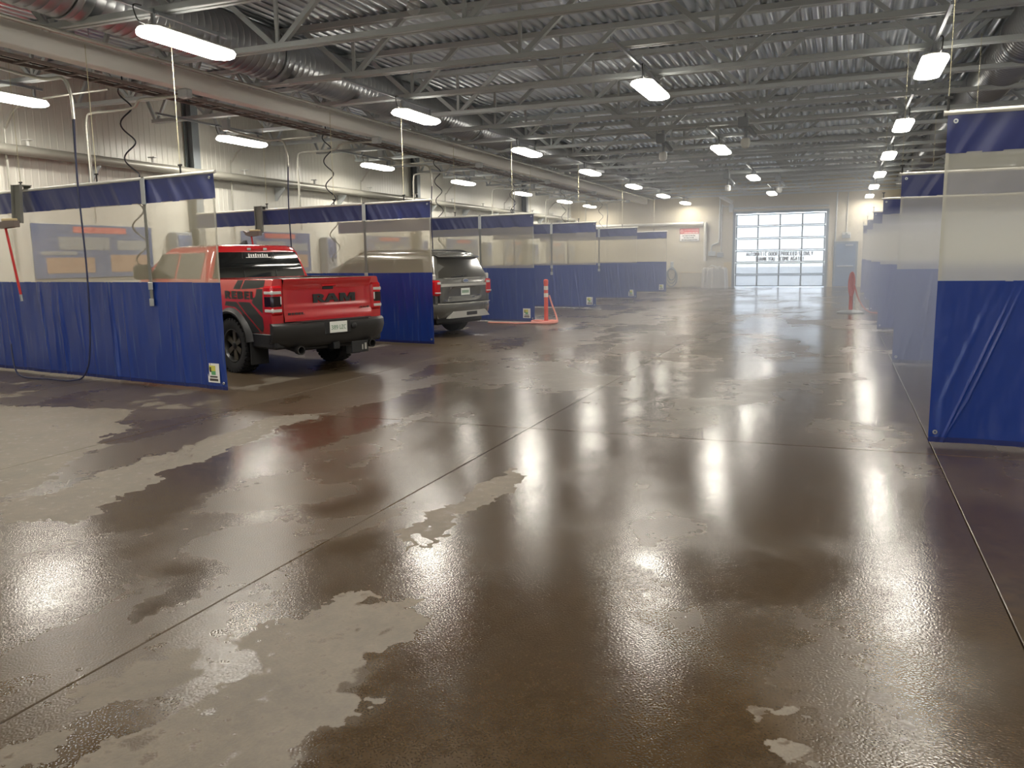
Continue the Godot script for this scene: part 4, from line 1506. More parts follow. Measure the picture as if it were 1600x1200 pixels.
func build_wagon() -> void:
	var t := thing("sport_utility_vehicle", "dark grey large estate vehicle parked behind the second left curtain", "car", "", Vector3(-8.61, 0, -16.70), deg_to_rad(90.0 - 14.7))
	t.scale = Vector3.ONE * 0.96
	var prof := [Vector2(0.94, 0.42), Vector2(0.99, 0.62), Vector2(1.0, 0.9), Vector2(0.985, 1.15), Vector2(0.96, 1.26)]
	var taper := func(z: float) -> float: return -0.12 * smoothstep(-3.3, -4.15, z) - 0.05 * smoothstep(0.7, 1.05, z)
	for s in [-1.0, 1.0]:
		var mb := MB.new()
		side_skin(mb, s, -4.15, 1.02, 0.42, 1.24, prof, [[0.0, 0.40, 0.47], [-3.11, 0.40, 0.47]], 0.70, taper)
		mp(mb, "body_side", M.suv, t, 50.0)
		for a in [0.0, -3.11]:
			wheel(t, Vector3(s * 0.855, 0.40, a), 0.405, 0.27, s, false)
			mb = MB.new()
			for k in 12:
				var a0 := deg_to_rad(lerpf(-5.0, 185.0, k / 12.0))
				var a1 := deg_to_rad(lerpf(-5.0, 185.0, (k + 1) / 12.0))
				mb.quad(Vector3(s * 0.95, 0.40 + sin(a0) * 0.47, a + cos(a0) * 0.47), Vector3(s * 0.95, 0.40 + sin(a1) * 0.47, a + cos(a1) * 0.47), Vector3(s * 0.5, 0.40 + sin(a1) * 0.47, a + cos(a1) * 0.47), Vector3(s * 0.5, 0.40 + sin(a0) * 0.47, a + cos(a0) * 0.47))
			mp(mb, "wheel_liner", M.rubber, t, 50.0)
		# tail lamp, tall
		mb = MB.new()
		mb.box(Vector3(s * 0.80, 0.93, 0.88), Vector3(s * 0.99, 1.27, 1.075), 0.035)
		var tl := mp(mb, "tail_lamp", M.tail_red, t)
		for q in [[1.205, 0.03], [0.995, 0.016]]:
			mb = MB.new()
			mb.box(Vector3(s * 0.815, q[0] - q[1], 0.90), Vector3(s * (0.93 if q[1] > 0.02 else 0.985), q[0] + q[1], 1.082), 0.01)
			mp(mb, "clear_lens", M.clear_lens, tl)
		mb = MB.new()
		mb.box(Vector3(s * 0.90, 1.27, 0.86), Vector3(s * 0.965, 1.40, 1.02), 0.02)
		mp(mb, "lamp_upper", M.clear_lens, tl)
		# roof rail
		mb = MB.new()
		mb.tube(smooth_path([Vector3(s * 0.66, 1.865, 0.62), Vector3(s * 0.665, 1.925, 0.40), Vector3(s * 0.68, 1.945, -0.4), Vector3(s * 0.68, 1.935, -1.3), Vector3(s * 0.67, 1.87, -1.6)]), 0.022, 8)
		mp(mb, "roof_rail", M.suv_trim, t)
		mb = MB.new()
		mb.box(Vector3(s * 0.94, 1.24, -2.45), Vector3(s * 1.22, 1.44, -2.32), 0.05)
		mp(mb, "wing_mirror", M.suv, t)
	# body core behind the flanks
	var mb := MB.new()
	mb.box(Vector3(-0.82, 0.40, -3.9), Vector3(0.82, 1.22, 0.98))
	mp(mb, "body_core", M.suv_trim, t, 0.0)
	# upper body
	mb = MB.new()
	mb.loft([plan_ring(0.965, -3.0, 1.04, 0.07, 1.20), plan_ring(0.955, -2.85, 1.035, 0.08, 1.27), plan_ring(0.87, -2.30, 0.95, 0.12, 1.56), plan_ring(0.79, -1.85, 0.86, 0.16, 1.78, 0.01), plan_ring(0.74, -1.68, 0.82, 0.18, 1.855, 0.02), plan_ring(0.66, -1.55, 0.74, 0.2, 1.89, 0.03), plan_ring(0.42, -1.3, 0.5, 0.2, 1.905, 0.03)])
	var up := mp(mb, "upper_body", M.suv, t, 40.0)
	mb = MB.new()
	mb.grid(10, 5, func(a: float, b: float) -> Vector3:
		var hw := lerpf(0.83, 0.70, b)
		var x := lerpf(-hw, hw, a)
		return Vector3(x, lerpf(1.315, 1.755, b), lerpf(1.024, 0.872, b) + 0.005 + 0.012 * (1.0 - pow(x / hw, 2.0))))
	var rg := mp(mb, "rear_glass", M.suv_glass, up, 60.0)
	mb = MB.new()
	mb.tube([Vector3(0.05, 1.33, 1.045), Vector3(-0.12, 1.345, 1.045), Vector3(-0.42, 1.335, 1.043)], 0.010, 6)
	mb.tube([Vector3(0.10, 1.40, 1.02), Vector3(-0.05, 1.345, 1.05)], 0.014, 6)
	mp(mb, "wiper", M.black, rg)
	mb = MB.new()
	mb.grid(10, 2, func(a: float, b: float) -> Vector3:
		var x := lerpf(-0.72, 0.72, a)
		return Vector3(x, lerpf(1.775, 1.865, b), lerpf(0.995, 0.72, b) - 0.05 * pow(absf(x) / 0.72, 4.0)))
	mb.grid(10, 1, func(a: float, b: float) -> Vector3:
		var x := lerpf(-0.72, 0.72, a)
		return Vector3(x, lerpf(1.755, 1.775, b), lerpf(0.90, 0.995, b) - 0.05 * pow(absf(x) / 0.72, 4.0)))
	mp(mb, "roof_spoiler", M.suv, up, 40.0)
	for s in [-1.0, 1.0]:
		mb = MB.new()
		for q in [[-0.25, 0.70, 0.55], [-1.25, -0.32, -0.32], [-2.25, -1.32, -1.32]]:
			mb.quad(Vector3(s * 0.958, 1.29, q[0]), Vector3(s * 0.958, 1.29, q[1]), Vector3(s * 0.822, 1.74, q[2]), Vector3(s * 0.822, 1.74, maxf(q[0], -1.85)))
		mp(mb, "side_window", M.tinted, up, 0.0)
	# tail gate, chrome bar, plate
	mb = MB.new()
	mb.grid(16, 12, func(a: float, b: float) -> Vector3:
		var x := lerpf(-0.84, 0.84, a)
		var y := lerpf(0.78, 1.315, b)
		var z := 1.075 - 0.05 * smoothstep(1.15, 1.315, y) - 0.03 * pow(absf(x) / 0.84, 4.0)
		var inset := smoothstep(0.62, 0.54, absf(x) + (y - 0.9) * 0.5) * smoothstep(0.83, 0.87, y) * smoothstep(1.13, 1.09, y)
		return Vector3(x, y, z - 0.03 * inset))
	var tg := mp(mb, "liftgate", M.suv, t, 35.0)
	mb = MB.new()
	mb.grid(12, 1, func(a: float, b: float) -> Vector3:
		var x := lerpf(-0.80, 0.80, a)
		return Vector3(x, lerpf(1.125, 1.185, b), 1.088 - 0.03 * pow(absf(x) / 0.84, 4.0)))
	mp(mb, "chrome_bar", M.silver, tg, 60.0)
	mb = MB.new()
	mb.grid(12, 1, func(a: float, b: float) -> Vector3:
		var x := lerpf(-0.82, 0.82, a)
		return Vector3(x, lerpf(1.295, 1.318, b), 1.035 - 0.03 * pow(absf(x) / 0.84, 4.0)))
	mp(mb, "window_trim", M.silver, tg, 60.0)
	mb = MB.new()
	var el := PackedVector2Array()
	for k in 20:
		el.append(Vector2(cos(TAU * k / 20) * 0.105, sin(TAU * k / 20) * 0.042))
	mb.prism(el, Transform3D(Basis(), Vector3(0.05, 1.243, 1.058)), 0.012)
	var em := mp(mb, "emblem", M.silver, tg, 30.0, "oval emblem with bright rim")
	mb = MB.new()
	for k in 20:
		el[k] = Vector2(cos(TAU * k / 20) * 0.09, sin(TAU * k / 20) * 0.031)
	mb.prism(el, Transform3D(Basis(), Vector3(0.05, 1.243, 1.0705)), 0.002)
	mp(mb, "emblem_field", M.board_blue, em, 30.0)
	mb = MB.new()
	mb.box(Vector3(-0.115, 0.92, 1.055), Vector3(0.195, 1.075, 1.066), 0.003)
	var pl := mp(mb, "licence_plate", M.plate, tg, 20.0)
	mb = MB.new()
	for k in 6:
		mb.box(Vector3(-0.085 + k * 0.042, 0.965, 1.066), Vector3(-0.06 + k * 0.042, 1.03, 1.068))
	mp(mb, "plate_characters", M.plate_green, pl, 0.0)
	mb = MB.new()
	for q in [[-0.50, 0.868], [0.30, 0.868], [0.50, 0.905]]:
		mb.box(Vector3(q[0] - 0.05, q[1] - 0.008, 1.07), Vector3(q[0] + 0.05, q[1] + 0.008, 1.082), 0.003)
	mp(mb, "chrome_detail", M.chrome, tg, 20.0)
	mb = MB.new()
	for k in 4:
		mb.box(Vector3(-0.74 + k * 0.04, 0.80, 1.07), Vector3(-0.715 + k * 0.04, 0.83, 1.079))
	mp(mb, "badge", M.chrome, tg, 0.0)
	# bumper
	mb = MB.new()
	var rings := []
	for k in 17:
		var x := lerpf(-0.99, 0.99, k / 16.0)
		var e := pow(absf(x) / 0.99, 5.0)
		var z := 1.22 - 0.22 * e
		rings.append([Vector3(x, 0.76, 0.95), Vector3(x, 0.76, z - 0.06), Vector3(x, 0.735, z - 0.01), Vector3(x, 0.66, z), Vector3(x, 0.55, z - 0.02), Vector3(x, 0.44, z - 0.10), Vector3(x, 0.42, 0.9)])
	mb.loft(rings)
	var bu := mp(mb, "rear_bumper", M.suv, t, 40.0)
	mb = MB.new()
	mb.grid(14, 1, func(a: float, b: float) -> Vector3:
		var x := lerpf(-0.93, 0.93, a)
		return Vector3(x, lerpf(0.745, 0.762, b), 1.212 - 0.2 * pow(absf(x) / 0.99, 5.0)))
	mp(mb, "bumper_trim", M.silver, bu, 60.0)
	mb = MB.new()
	mb.prism(PackedVector2Array([Vector2(-0.72, 0.43), Vector2(-0.56, 0.575), Vector2(0.56, 0.575), Vector2(0.72, 0.43), Vector2(0.60, 0.43), Vector2(-0.60, 0.43)]), Transform3D(Basis(Vector3.RIGHT, -0.0), Vector3(0, 0, 1.12)), 0.095)
	mp(mb, "skid_plate", M.silver, bu, 20.0)
	mb = MB.new()
	mb.box(Vector3(-0.12, 0.47, 1.2), Vector3(0.26, 0.555, 1.222), 0.01)
	mp(mb, "hitch_opening", M.black, bu, 20.0)
	mb = MB.new()
	mb.box(Vector3(-0.80, 0.28, -3.6), Vector3(0.80, 0.45, 0.95), 0.05)
	mp(mb, "underbody", M.black, t, 20.0)
	mb = MB.new()
	mb.loft([plan_ring(0.86, -4.2, -2.9, 0.15, 0.5), plan_ring(0.88, -4.25, -2.9, 0.18, 0.85), plan_ring(0.86, -4.15, -2.9, 0.2, 1.1), plan_ring(0.78, -4.0, -2.9, 0.2, 1.2), plan_ring(0.55, -3.8, -2.9, 0.2, 1.245)])
	mp(mb, "hood", M.suv, t, 45.0)

# ------------------------------------------------------------------ bay gear

func build_bay_gear() -> void:
	var lz := [-8.40, -14.30, -20.0, -26.05, -32.0, -38.0]
	var who := ["first", "second", "third", "fourth", "fifth", "sixth"]
	for k in 6:
		var hx: float = [-9.73, -10.75, -10.3, -10.3, -10.3, -10.3][k]
		var zc: float = lz[k] + (hx + 7.3) * 0.155          # where the curtain line is at that x
		var zh := zc + 0.20
		# hose boom in front of the curtain
		var b := thing("hose_boom", "bent steel boom with hanging wash hose in front of the %s left curtain" % who[k], "wash boom", "hose booms over the left bays")
		var mb := MB.new()
		mb.tube(smooth_path([Vector3(hx - 1.5, 4.45, zh), Vector3(hx - 1.2, 4.36, zh), Vector3(hx - 0.5, 4.17, zh), Vector3(hx - 0.12, 4.14, zh), Vector3(hx, 3.95, zh), Vector3(hx + 0.02, 3.6, zh)]), 0.022, 8)
		mp(mb, "boom_pipe", M.conduit, b)
		mb = MB.new()
		mb.box(Vector3(hx - 1.58, 4.42, zh - 0.06), Vector3(hx - 1.42, 4.66, zh + 0.06), 0.02)
		mp(mb, "swivel", M.steel, b)
		mb = MB.new()
		if k == 0:
			mb.tube(smooth_path([Vector3(hx + 0.02, 3.62, zh), Vector3(hx - 0.02, 2.8, zh), Vector3(hx + 0.0, 1.5, zh), Vector3(hx - 0.05, 0.5, zh + 0.02), Vector3(hx - 0.15, 0.12, zh + 0.06), Vector3(hx - 0.4, 0.03, zh + 0.08), Vector3(hx - 0.9, 0.03, zh + 0.06), Vector3(hx - 1.5, 0.03, zh - 0.02), Vector3(hx - 1.72, 0.15, zh - 0.08), Vector3(hx - 1.80, 0.5, zh - 0.12)]), 0.012, 7)
		else:
			mb.tube(smooth_path([Vector3(hx + 0.02, 3.62, zh), Vector3(hx - 0.02, 2.8, zh), Vector3(hx, 1.5, zh), Vector3(hx, 0.4, zh), Vector3(hx - 0.1, 0.05, zh), Vector3(hx - 0.5, 0.03, zh)]), 0.014, 7)
		mp(mb, "hose", M.hose_blue, b)
		if k == 0:
			mb = MB.new()
			mb.tube([Vector3(hx - 0.03, 3.6, zh - 0.02), Vector3(hx - 0.05, 2.6, zh - 0.02)], 0.011, 6)
			mp(mb, "hose", M.hose_black, b)
		# second boom behind the curtain, with its coiled hose
		var z2: float = lz[k] - 2.45
		var c := thing("coil_hose_boom", "bent pipe boom and black coiled hose behind the %s left curtain" % who[k], "wash boom", "coiled hose booms over the left bays")
		mb = MB.new()
		mb.tube(smooth_path([Vector3(-9.86, 4.30, z2), Vector3(-10.5, 4.31, z2), Vector3(-10.79, 4.31, z2), Vector3(-10.95, 4.20, z2), Vector3(-11.4, 4.18, z2), Vector3(-11.85, 4.18, z2), Vector3(-11.98, 4.08, z2), Vector3(-12.0, 3.6, z2), Vector3(-12.0, 2.4, z2)]), 0.024, 8)
		mp(mb, "boom_pipe", M.conduit, c)
		mb = MB.new()
		mb.box(Vector3(-9.95, 4.26, z2 - 0.07), Vector3(-9.75, 4.40, z2 + 0.07), 0.02)
		mb.tube([Vector3(-9.85, 4.38, z2), Vector3(-9.9, 4.62, z2)], 0.03, 8)
		mp(mb, "swivel", M.steel, c)
		mb = MB.new()
		var path := []
		for i in 90:
			var q := i / 89.0
			var a := q * TAU * 5.5
			var rr := 0.10 * smoothstep(0.0, 0.1, q)
			path.append(Vector3(-11.3 + 0.15 * q + cos(a) * rr, 4.75 - 3.1 * q, z2 - 0.15 + sin(a) * rr))
		mb.tube(path, 0.013, 6)
		mp(mb, "coiled_hose", M.hose_black, c)
	# looped conduits from the joists down to the left wall
	for k in 7:
		var z := -4.9 - 5.9 * k
		var c := thing("wall_conduit", "thin conduit curving from the joists down the left wall, %s from the camera" % who[mini(k, 5)] if k < 6 else "thin conduit curving from the joists down the left wall beside the far corner", "conduit", "curved conduits on the left wall")
		var mb := MB.new()
		mb.tube(smooth_path([Vector3(-11.4, 4.52, z), Vector3(-12.8, 4.50, z), Vector3(-13.5, 4.42, z), Vector3(-13.85, 4.1, z), Vector3(-13.92, 3.85, z), Vector3(-13.92, 1.6, z)]), 0.02, 8)
		mp(mb, "conduit_run", M.conduit, c)
	# brush holders on the first two curtains
	for k in 2:
		var x := -11.44 if k == 0 else -11.72
		var zf: float = lz[k] + (x + 7.3) * (0.167 if k == 0 else 0.149) + 0.07
		var h := thing("brush_holder", "grey sheet metal channel hooked over the %s left curtain rail" % who[k], "holder", "brush holders on the left curtains", Vector3(x, 0, zf))
		var mb := MB.new()
		mb.beam(Vector3(0, 2.84, 0.02), Vector3(0.09, 2.28, 0.12), 0.15, 0.012, Vector3(0, 0, 1))
		mb.beam(Vector3(-0.085, 2.84, 0.04), Vector3(0.005, 2.28, 0.15), 0.012, 0.05, Vector3(0, 0, 1))
		mb.beam(Vector3(0.085, 2.84, 0.04), Vector3(0.175, 2.28, 0.15), 0.012, 0.05, Vector3(0, 0, 1))
		mp(mb, "channel", M.strap, h, 20.0)
		mb = MB.new()
		mb.box(Vector3(-0.09, 2.83, -0.14), Vector3(0.09, 2.845, 0.04))
		mb.box(Vector3(-0.07, 2.70, -0.14), Vector3(0.07, 2.84, -0.125))
		mp(mb, "hook_plate", M.strap, h, 20.0)
		var br := thing("wash_brush", "foam brush with a long red handle hanging from the first curtain holder" if k == 0 else "wash brush hanging from the second curtain holder above the red truck", "brush", "wash brushes", Vector3(x, 0, zf))
		mb = MB.new()
		mb.prism(PackedVector2Array([Vector2(-0.24, 2.33), Vector2(-0.14, 2.29), Vector2(-0.02, 2.31), Vector2(0.18, 2.31), Vector2(0.18, 2.22), Vector2(-0.10, 2.20), Vector2(-0.18, 2.24)]), Transform3D(Basis(), Vector3(0, 0, 0.19)), 0.10)
		mp(mb, "head", M.brown_tray, br, 30.0)
		mb = MB.new()
		mb.box(Vector3(-0.08, 2.305, 0.195), Vector3(0.16, 2.345, 0.285), 0.01)
		mp(mb, "bristles", M.wainscot, br, 30.0)
		mb = MB.new()
		mb.tube([Vector3(-0.06, 2.22, 0.24), Vector3(0.0, 1.22, 0.15)], 0.018, 8)
		mp(mb, "handle", M.red_plain, br)
		mb = MB.new()
		mb.tube([Vector3(0.0, 1.23, 0.15), Vector3(0.008, 1.13, 0.145)], 0.022, 8)
		mp(mb, "end_fitting", M.alu, br)
	# instruction boards and dispensers on the left wall, one set per bay
	for k in 6:
		var z := -12.7 - 5.85 * k
		var bd := thing("instruction_board", "blue printed instruction board on the left wall of the %s bay" % who[k], "board", "instruction boards on the left wall", Vector3(WALL_L + 0.02, 0, z))
		var mb := MB.new()
		mb.box(Vector3(0, 1.40, -1.45), Vector3(0.03, 2.44, 1.45), 0.006)
		mp(mb, "panel", M.board_blue, bd, 20.0)
		var xq := 0.031
		for q in [[-0.75, 2.28, 0.55, 2.40, M.board_pink], [-1.3, 1.95, -0.5, 2.15, M.grey_box], [-0.3, 1.95, 0.9, 2.2, M.grey_box], [-1.3, 1.5, -0.3, 1.85, M.board_orange], [0.1, 1.5, 1.2, 1.8, M.board_orange], [0.5, 1.85, 1.3, 1.92, M.grey_box]]:
			mb = MB.new()
			mb.box(Vector3(xq, q[1], q[0]), Vector3(xq + 0.003, q[3], q[2]))
			mp(mb, "print", q[4], bd, 0.0)
		var bx := thing("wash_console", "grey wall console with blue face beside the board of the %s bay" % who[k], "console", "wash consoles on the left wall", Vector3(WALL_L + 0.02, 0, z - 2.2))
		mb = MB.new()
		mb.box(Vector3(0, 1.25, -0.25), Vector3(0.25, 2.35, 0.25), 0.02)
		mp(mb, "cabinet", M.grey_box, bx, 30.0)
		mb = MB.new()
		mb.box(Vector3(0.25, 1.75, -0.2), Vector3(0.262, 2.28, 0.2), 0.004)
		mp(mb, "face", M.board_blue, bx, 20.0)

# ------------------------------------------------------------------ far wall

func build_far_wall() -> void:
	overhead_door("door_1", "glazed overhead door of twenty-four bright panes with lettering in the far wall", WALL_F - 0.12, 1.0, true)
	overhead_door("door_3", "glazed overhead door behind the camera", WALL_N + 0.12, -1.0, false)
	var z := WALL_F
	var tr := setting("trim_1", "grey steel frame around the far overhead door opening", "trim")
	var mb := MB.new()
	mb.box(Vector3(-5.32, 0, z - 0.05), Vector3(-5.19, 3.86, z + 0.03), 0.005)
	mp(mb, "jamb", M.frame_grey, tr, 20.0)
	mb = MB.new()
	mb.box(Vector3(-0.81, 0, z - 0.05), Vector3(-0.68, 3.86, z + 0.03), 0.005)
	mp(mb, "jamb", M.frame_grey, tr, 20.0)
	mb = MB.new()
	mb.box(Vector3(-5.32, 3.73, z - 0.05), Vector3(-0.68, 3.86, z + 0.03), 0.005)
	mp(mb, "head", M.frame_grey, tr, 20.0)
	# wainscot panels either side of the door
	var wn := setting("trim_2", "tan protective panel low on the far wall beside the overhead door", "trim")
	mb = MB.new()
	mb.box(Vector3(-0.62, 0, z), Vector3(-0.42, 1.3, z + 0.03), 0.004)
	mp(mb, "panel", M.wainscot, wn, 20.0)
	mb = MB.new()
	mb.box(Vector3(-5.75, 0, z), Vector3(-5.35, 1.3, z + 0.03), 0.004)
	mp(mb, "panel", M.wainscot, wn, 20.0)
	# personnel door
	var d := setting("door_2", "blue-grey steel exit door with a push bar right of the overhead door", "door")
	d.position = Vector3(0.15, 0, z)
	mb = MB.new()
	mb.box(Vector3(-0.47, 0.02, 0.0), Vector3(0.47, 2.15, 0.05), 0.006)
	mp(mb, "leaf", M.blue_door, d, 20.0)
	mb = MB.new()
	mb.box(Vector3(-0.56, 0, 0.0), Vector3(-0.475, 2.24, 0.07), 0.006)
	mb.box(Vector3(0.475, 0, 0.0), Vector3(0.56, 2.24, 0.07), 0.006)
	mb.box(Vector3(-0.56, 2.155, 0.0), Vector3(0.56, 2.24, 0.07), 0.006)
	mp(mb, "door_frame", M.frame_grey, d, 20.0)
	mb = MB.new()
	mb.box(Vector3(-0.38, 1.0, 0.05), Vector3(0.38, 1.06, 0.12), 0.015)
	mp(mb, "push_bar", M.alu, d)
	mb = MB.new()
	mb.box(Vector3(-0.02, 2.02, 0.05), Vector3(0.34, 2.08, 0.11), 0.01)
	mp(mb, "door_closer", M.alu, d)
	# emergency light above it
	var e := thing("emergency_light", "grey twin-head emergency light above the blue-grey exit door", "emergency light", "", Vector3(0.15, 2.55, z + 0.01))
	mb = MB.new()
	mb.box(Vector3(-0.20, -0.15, 0.0), Vector3(0.20, 0.13, 0.12), 0.02)
	mp(mb, "case", M.exit_face, e)
	for s in [-1.0, 1.0]:
		mb = MB.new()
		mb.lathe(Transform3D(Basis(Vector3.RIGHT, PI / 2), Vector3(s * 0.12, 0.08, 0.12)), [Vector2(0.03, 0), Vector2(0.07, 0.05), Vector2(0.075, 0.1), Vector2(0.003, 0.1)], 14)
		mp(mb, "lamp_head", M.offwhite, e)
	mb = MB.new()
	mb.tube([Vector3(0.0, 0.13, 0.03), Vector3(0.02, 2.5, 0.03)], 0.02, 6)
	mp(mb, "conduit_drop", M.steel, e)
	var c := thing("door_conduit", "dark conduit running down the far wall between the overhead door and exit door", "conduit", "", Vector3(-0.35, 0, z + 0.04))
	mb = MB.new()
	mb.tube([Vector3(0.02, 5.0, 0), Vector3(0.0, 2.4, 0), Vector3(-0.05, 1.9, 0)], 0.03, 8)
	mp(mb, "conduit_run", M.steel, c)
	# opener motor / heater arm left of the door
	var o := thing("door_operator", "pale door operator arm at the upper left corner of the overhead door", "door operator", "", Vector3(-5.6, 4.3, z + 0.01))
	mb = MB.new()
	mb.beam(Vector3(-0.35, 0.35, 0.5), Vector3(0.25, 0.02, 0.2), 0.16, 0.18, Vector3.UP, 0.03)
	mp(mb, "motor_housing", M.white, o)
	mb = MB.new()
	mb.box(Vector3(0.08, -0.45, 0.0), Vector3(0.28, -0.05, 0.18), 0.02)
	mp(mb, "gear_box", M.steel, o)
	# service board: boxes and conduits left of the door
	var sv := thing("service_panel", "small grey electrical boxes and bent conduit on the far wall left of the overhead door", "electrical panel", "", Vector3(-6.2, 0, z))
	mb = MB.new()
	mb.box(Vector3(-0.35, 1.62, 0.0), Vector3(0.02, 1.86, 0.12), 0.01)
	mp(mb, "switch_box", M.steel, sv, 20.0)
	mb = MB.new()
	mb.box(Vector3(0.10, 1.55, 0.0), Vector3(0.42, 1.80, 0.10), 0.01)
	mp(mb, "switch_box", M.grey_box, sv, 20.0)
	mb = MB.new()
	mb.tube(smooth_path([Vector3(0.2, 5.0, 0.04), Vector3(0.2, 3.2, 0.04), Vector3(0.18, 2.4, 0.04), Vector3(0.0, 2.25, 0.04), Vector3(-0.18, 2.15, 0.04), Vector3(-0.2, 1.86, 0.04)]), 0.03, 8)
	mp(mb, "conduit_drop", M.steel, sv)
	mb = MB.new()
	mb.tube(smooth_path([Vector3(0.8, 4.1, 0.04), Vector3(0.4, 4.15, 0.04), Vector3(0.3, 4.05, 0.04), Vector3(0.3, 1.8, 0.04)]), 0.022, 8)
	mp(mb, "conduit_drop", M.steel, sv)
	# the pale wrapped tank
	var wt := thing("wrapped_tank", "pale plastic-wrapped tank standing below the electrical boxes at the far wall", "tank", "", Vector3(-6.1, 0, z + 0.75))
	mb = MB.new()
	var rng := RandomNumberGenerator.new()
	rng.seed = 5
	var rings := []
	var rad := []
	for k in 40:
		rad.append(0.62 + 0.05 * sin(k * 2.1) * rng.randf() + (0.04 if k % 5 == 0 else 0.0))
	for q in [[0.0, 1.0], [0.25, 0.99], [0.7, 0.95], [0.92, 0.93], [1.0, 0.86], [0.96, 0.6], [0.93, 0.3]]:
		var ring := []
		for k in 40:
			var a := TAU * k / 40
			ring.append(Vector3(cos(a) * rad[k] * q[1] * 1.05, q[0] + (0.05 * sin(k * 1.3) if q[0] > 0.9 else 0.0), sin(a) * rad[k] * q[1] * 0.9))
		rings.append(ring)
	mb.loft(rings)
	mp(mb, "wrapping", M.wrap, wt, 30.0)
	mb = MB.new()
	mb.tube(smooth_path([Vector3(-0.3, 1.0, 0), Vector3(-0.15, 1.14, 0.05), Vector3(0.1, 1.05, 0.02), Vector3(0.3, 1.1, 0)]), 0.03, 8)
	mp(mb, "tie", M.offwhite, wt)
	# hose hung on a hook
	var hk := thing("wall_hose", "dark hose hung in loops on the far wall beside the farthest left curtain", "hose", "", Vector3(-8.45, 0, z + 0.1))
	for k in 3:
		mb = MB.new()
		var path := []
		for i in 25:
			var a := TAU * i / 24
			path.append(Vector3(cos(a) * (0.20 + 0.05 * k), 0.72 - 0.1 * k + sin(a) * (0.34 + 0.07 * k), 0.03 * k))
		mb.tube(path, 0.028, 7)
		mp(mb, "hose_loop", M.steel_dark, hk)
	mb = MB.new()
	mb.box(Vector3(-0.08, 0.9, -0.1), Vector3(0.08, 1.35, -0.02), 0.02)
	mp(mb, "hook_bracket", M.steel, hk)
	# low cupboard panel
	var cp := thing("wall_hatch", "low beige hatch panel on the far wall below the red and white notice", "hatch", "", Vector3(-7.35, 0, z))
	mb = MB.new()
	mb.box(Vector3(-0.62, 0.05, 0.0), Vector3(0.5, 0.75, 0.04), 0.008)
	mp(mb, "leaf", M.far_wall, cp, 20.0)
	mb = MB.new()
	for s in [[-0.66, 0.0, -0.62, 0.79], [0.5, 0.0, 0.54, 0.79], [-0.66, 0.75, 0.54, 0.79]]:
		mb.box(Vector3(s[0], s[1], 0), Vector3(s[2], s[3], 0.05))
	mp(mb, "hatch_frame", M.wainscot, cp, 20.0)
	# notice
	var n := thing("wall_notice", "white notice with a red header on the far wall left of the overhead door", "sign", "", Vector3(-7.55, 2.76, z + 0.02))
	mb = MB.new()
	mb.box(Vector3(-0.52, -0.36, -0.02), Vector3(0.52, 0.33, 0.0), 0.003)
	mp(mb, "board", M.print_dark, n, 20.0)
	mb = MB.new()
	mb.box(Vector3(-0.50, -0.34, 0.0), Vector3(0.50, 0.03, 0.004))
	mp(mb, "white_field", M.white, n, 20.0)
	mb = MB.new()
	mb.box(Vector3(-0.50, 0.04, 0.0), Vector3(0.50, 0.31, 0.004))
	mp(mb, "red_header", M.red_plain, n, 20.0)
	var tm := text_mesh("AFTER HOURS", 0.085, 0.003, false)
	var l := part(tm, "lettering", M.white, n, Vector3(0.10, 0.22, 0.006))
	l.scale.x = 0.72 / tm.get_aabb().size.x
	mb = MB.new()
	mb.lathe(Transform3D(Basis(Vector3.RIGHT, PI / 2), Vector3(-0.40, 0.19, 0.004)), [Vector2(0.05, 0), Vector2(0.07, 0), Vector2(0.07, 0.003), Vector2(0.05, 0.003)], 18, true)
	for q in [[-0.28, 0.07, 0.06], [-0.20, 0.07, 0.1], [-0.08, 0.07, 0.2], [0.16, 0.07, 0.12], [0.32, 0.07, 0.12]]:
		mb.box(Vector3(q[0], q[1], 0.004), Vector3(q[0] + q[2], q[1] + 0.045, 0.006))
	mp(mb, "header_print", M.white, n, 20.0)
	mb = MB.new()
	for r in [[-0.06, 0.36], [-0.165, 0.30], [-0.275, 0.42]]:
		var x: float = -r[1]
		var i := 0
		while x < r[1] - 0.05:
			var wd: float = [0.10, 0.16, 0.07, 0.13][i % 4]
			mb.box(Vector3(x, r[0] - 0.028, 0.004), Vector3(minf(x + wd, r[1]), r[0] + 0.028, 0.006))
			x += wd + 0.025
			i += 1
	mp(mb, "small_print", M.print_dark, n, 20.0)

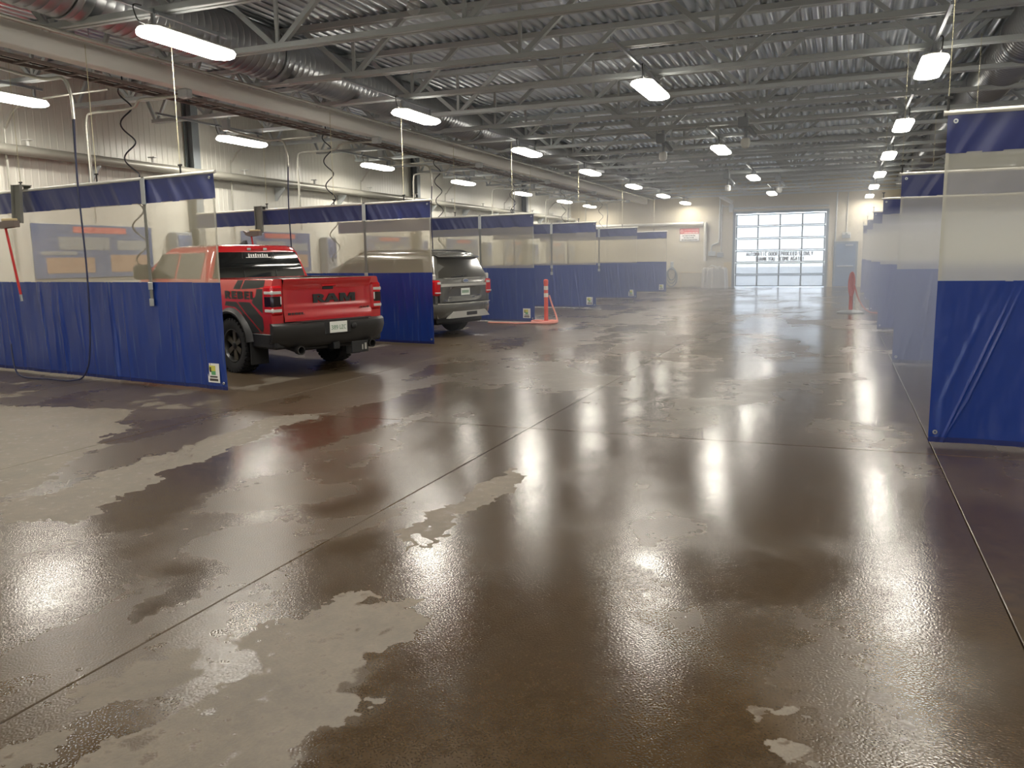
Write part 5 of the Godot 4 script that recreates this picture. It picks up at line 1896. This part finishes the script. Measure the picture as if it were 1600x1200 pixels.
func build_markers() -> void:
	for k in 2:
		var at := Vector3(-6.95, 0, -19.9) if k == 0 else Vector3(0.28, 0, -25.0)
		var b := thing("delineator_post", "orange delineator post with white bands beside the third left curtain" if k == 0 else "faded red delineator post on a dark round base beside the right curtains", "bollard", "delineator posts", at)
		var mb := MB.new()
		mb.lathe(Transform3D(), [Vector2(0.06, 0.05), Vector2(0.052, 0.1), Vector2(0.052, 0.98), Vector2(0.06, 1.0), Vector2(0.06, 1.09), Vector2(0.045, 1.11), Vector2(0.003, 1.12)], 18)
		mp(mb, "post", M.orange if k == 0 else M.faded_red, b)
		if k == 0:
			for y in [0.72, 0.90]:
				mb = MB.new()
				mb.lathe(Transform3D(Basis(), Vector3(0, y, 0)), [Vector2(0.05, -0.05), Vector2(0.055, -0.05), Vector2(0.055, 0.05), Vector2(0.05, 0.05)], 18, true)
				mp(mb, "reflective_band", M.reflective, b)
		mb = MB.new()
		mb.lathe(Transform3D(), [Vector2(0.22, 0.0), Vector2(0.22, 0.025), Vector2(0.17, 0.05), Vector2(0.07, 0.07), Vector2(0.003, 0.07)] if k == 0 else [Vector2(0.36, 0.0), Vector2(0.36, 0.03), Vector2(0.28, 0.06), Vector2(0.07, 0.09), Vector2(0.003, 0.09)], 24)
		mp(mb, "base", M.red_plain if k == 0 else M.steel_dark, b)
		var h := thing("coiled_hose", "pink hose looped on the floor around the orange post" if k == 0 else "dark red hose hung over the faded red post", "hose", "hoses at the posts", at)
		mb = MB.new()
		if k == 0:
			var path := [Vector3(0.09, 0.72, 0.02), Vector3(0.16, 0.5, 0.02), Vector3(0.26, 0.25, 0.03), Vector3(0.32, 0.10, 0.08)]
			for i in 30:
				var a := 0.4 + TAU * 2.0 * i / 29.0
				path.append(Vector3(-0.02 + cos(a) * (0.36 - 0.002 * i), 0.03 + 0.03 * (i / 30.0) + 0.02 * sin(a * 1.5), 0.08 + sin(a) * 0.33))
			path.append_array([Vector3(-0.5, 0.025, 0.3), Vector3(-0.9, 0.025, 0.32), Vector3(-1.5, 0.025, 0.25)])
			mb.tube(smooth_path(path, 3), 0.022, 7)
		else:
			var path := []
			for i in 22:
				var a := TAU * i / 21.0
				path.append(Vector3(0.0 + cos(a) * 0.075, 0.80 + sin(a) * 0.33, 0.075))
			path.append_array([Vector3(0.15, 0.5, 0.08), Vector3(0.3, 0.2, 0.1), Vector3(0.5, 0.03, 0.12), Vector3(0.8, 0.025, 0.1)])
			mb.tube(smooth_path(path, 2), 0.02, 7)
		mp(mb, "hose_run", M.pink_hose if k == 0 else M.faded_red, h)

func build_haze() -> void:
	# fine wash mist that hangs in the far half of the hall, thicker over the right bays
	for q in [[Vector3(-3.2, 1.72, -29.2), Vector3(7.8, 3.35, 30.4), 0.022], [Vector3(3.9, 1.05, -10.63), Vector3(7.4, 2.0, 5.2), 0.085]]:
		var f := FogVolume.new()
		f.name = numbered("wash_mist")
		f.shape = RenderingServer.FOG_VOLUME_SHAPE_BOX
		f.size = q[1]
		f.position = q[0]
		var m := FogMaterial.new()
		m.density = q[2]
		m.albedo = Color(0.93, 0.95, 1.0)
		f.material = m
		add_child(f)
		tag(f, "thin wash mist in the far half of the hall" if q[2] < 0.05 else "wash mist in the nearest right bay", "mist", "", "stuff")
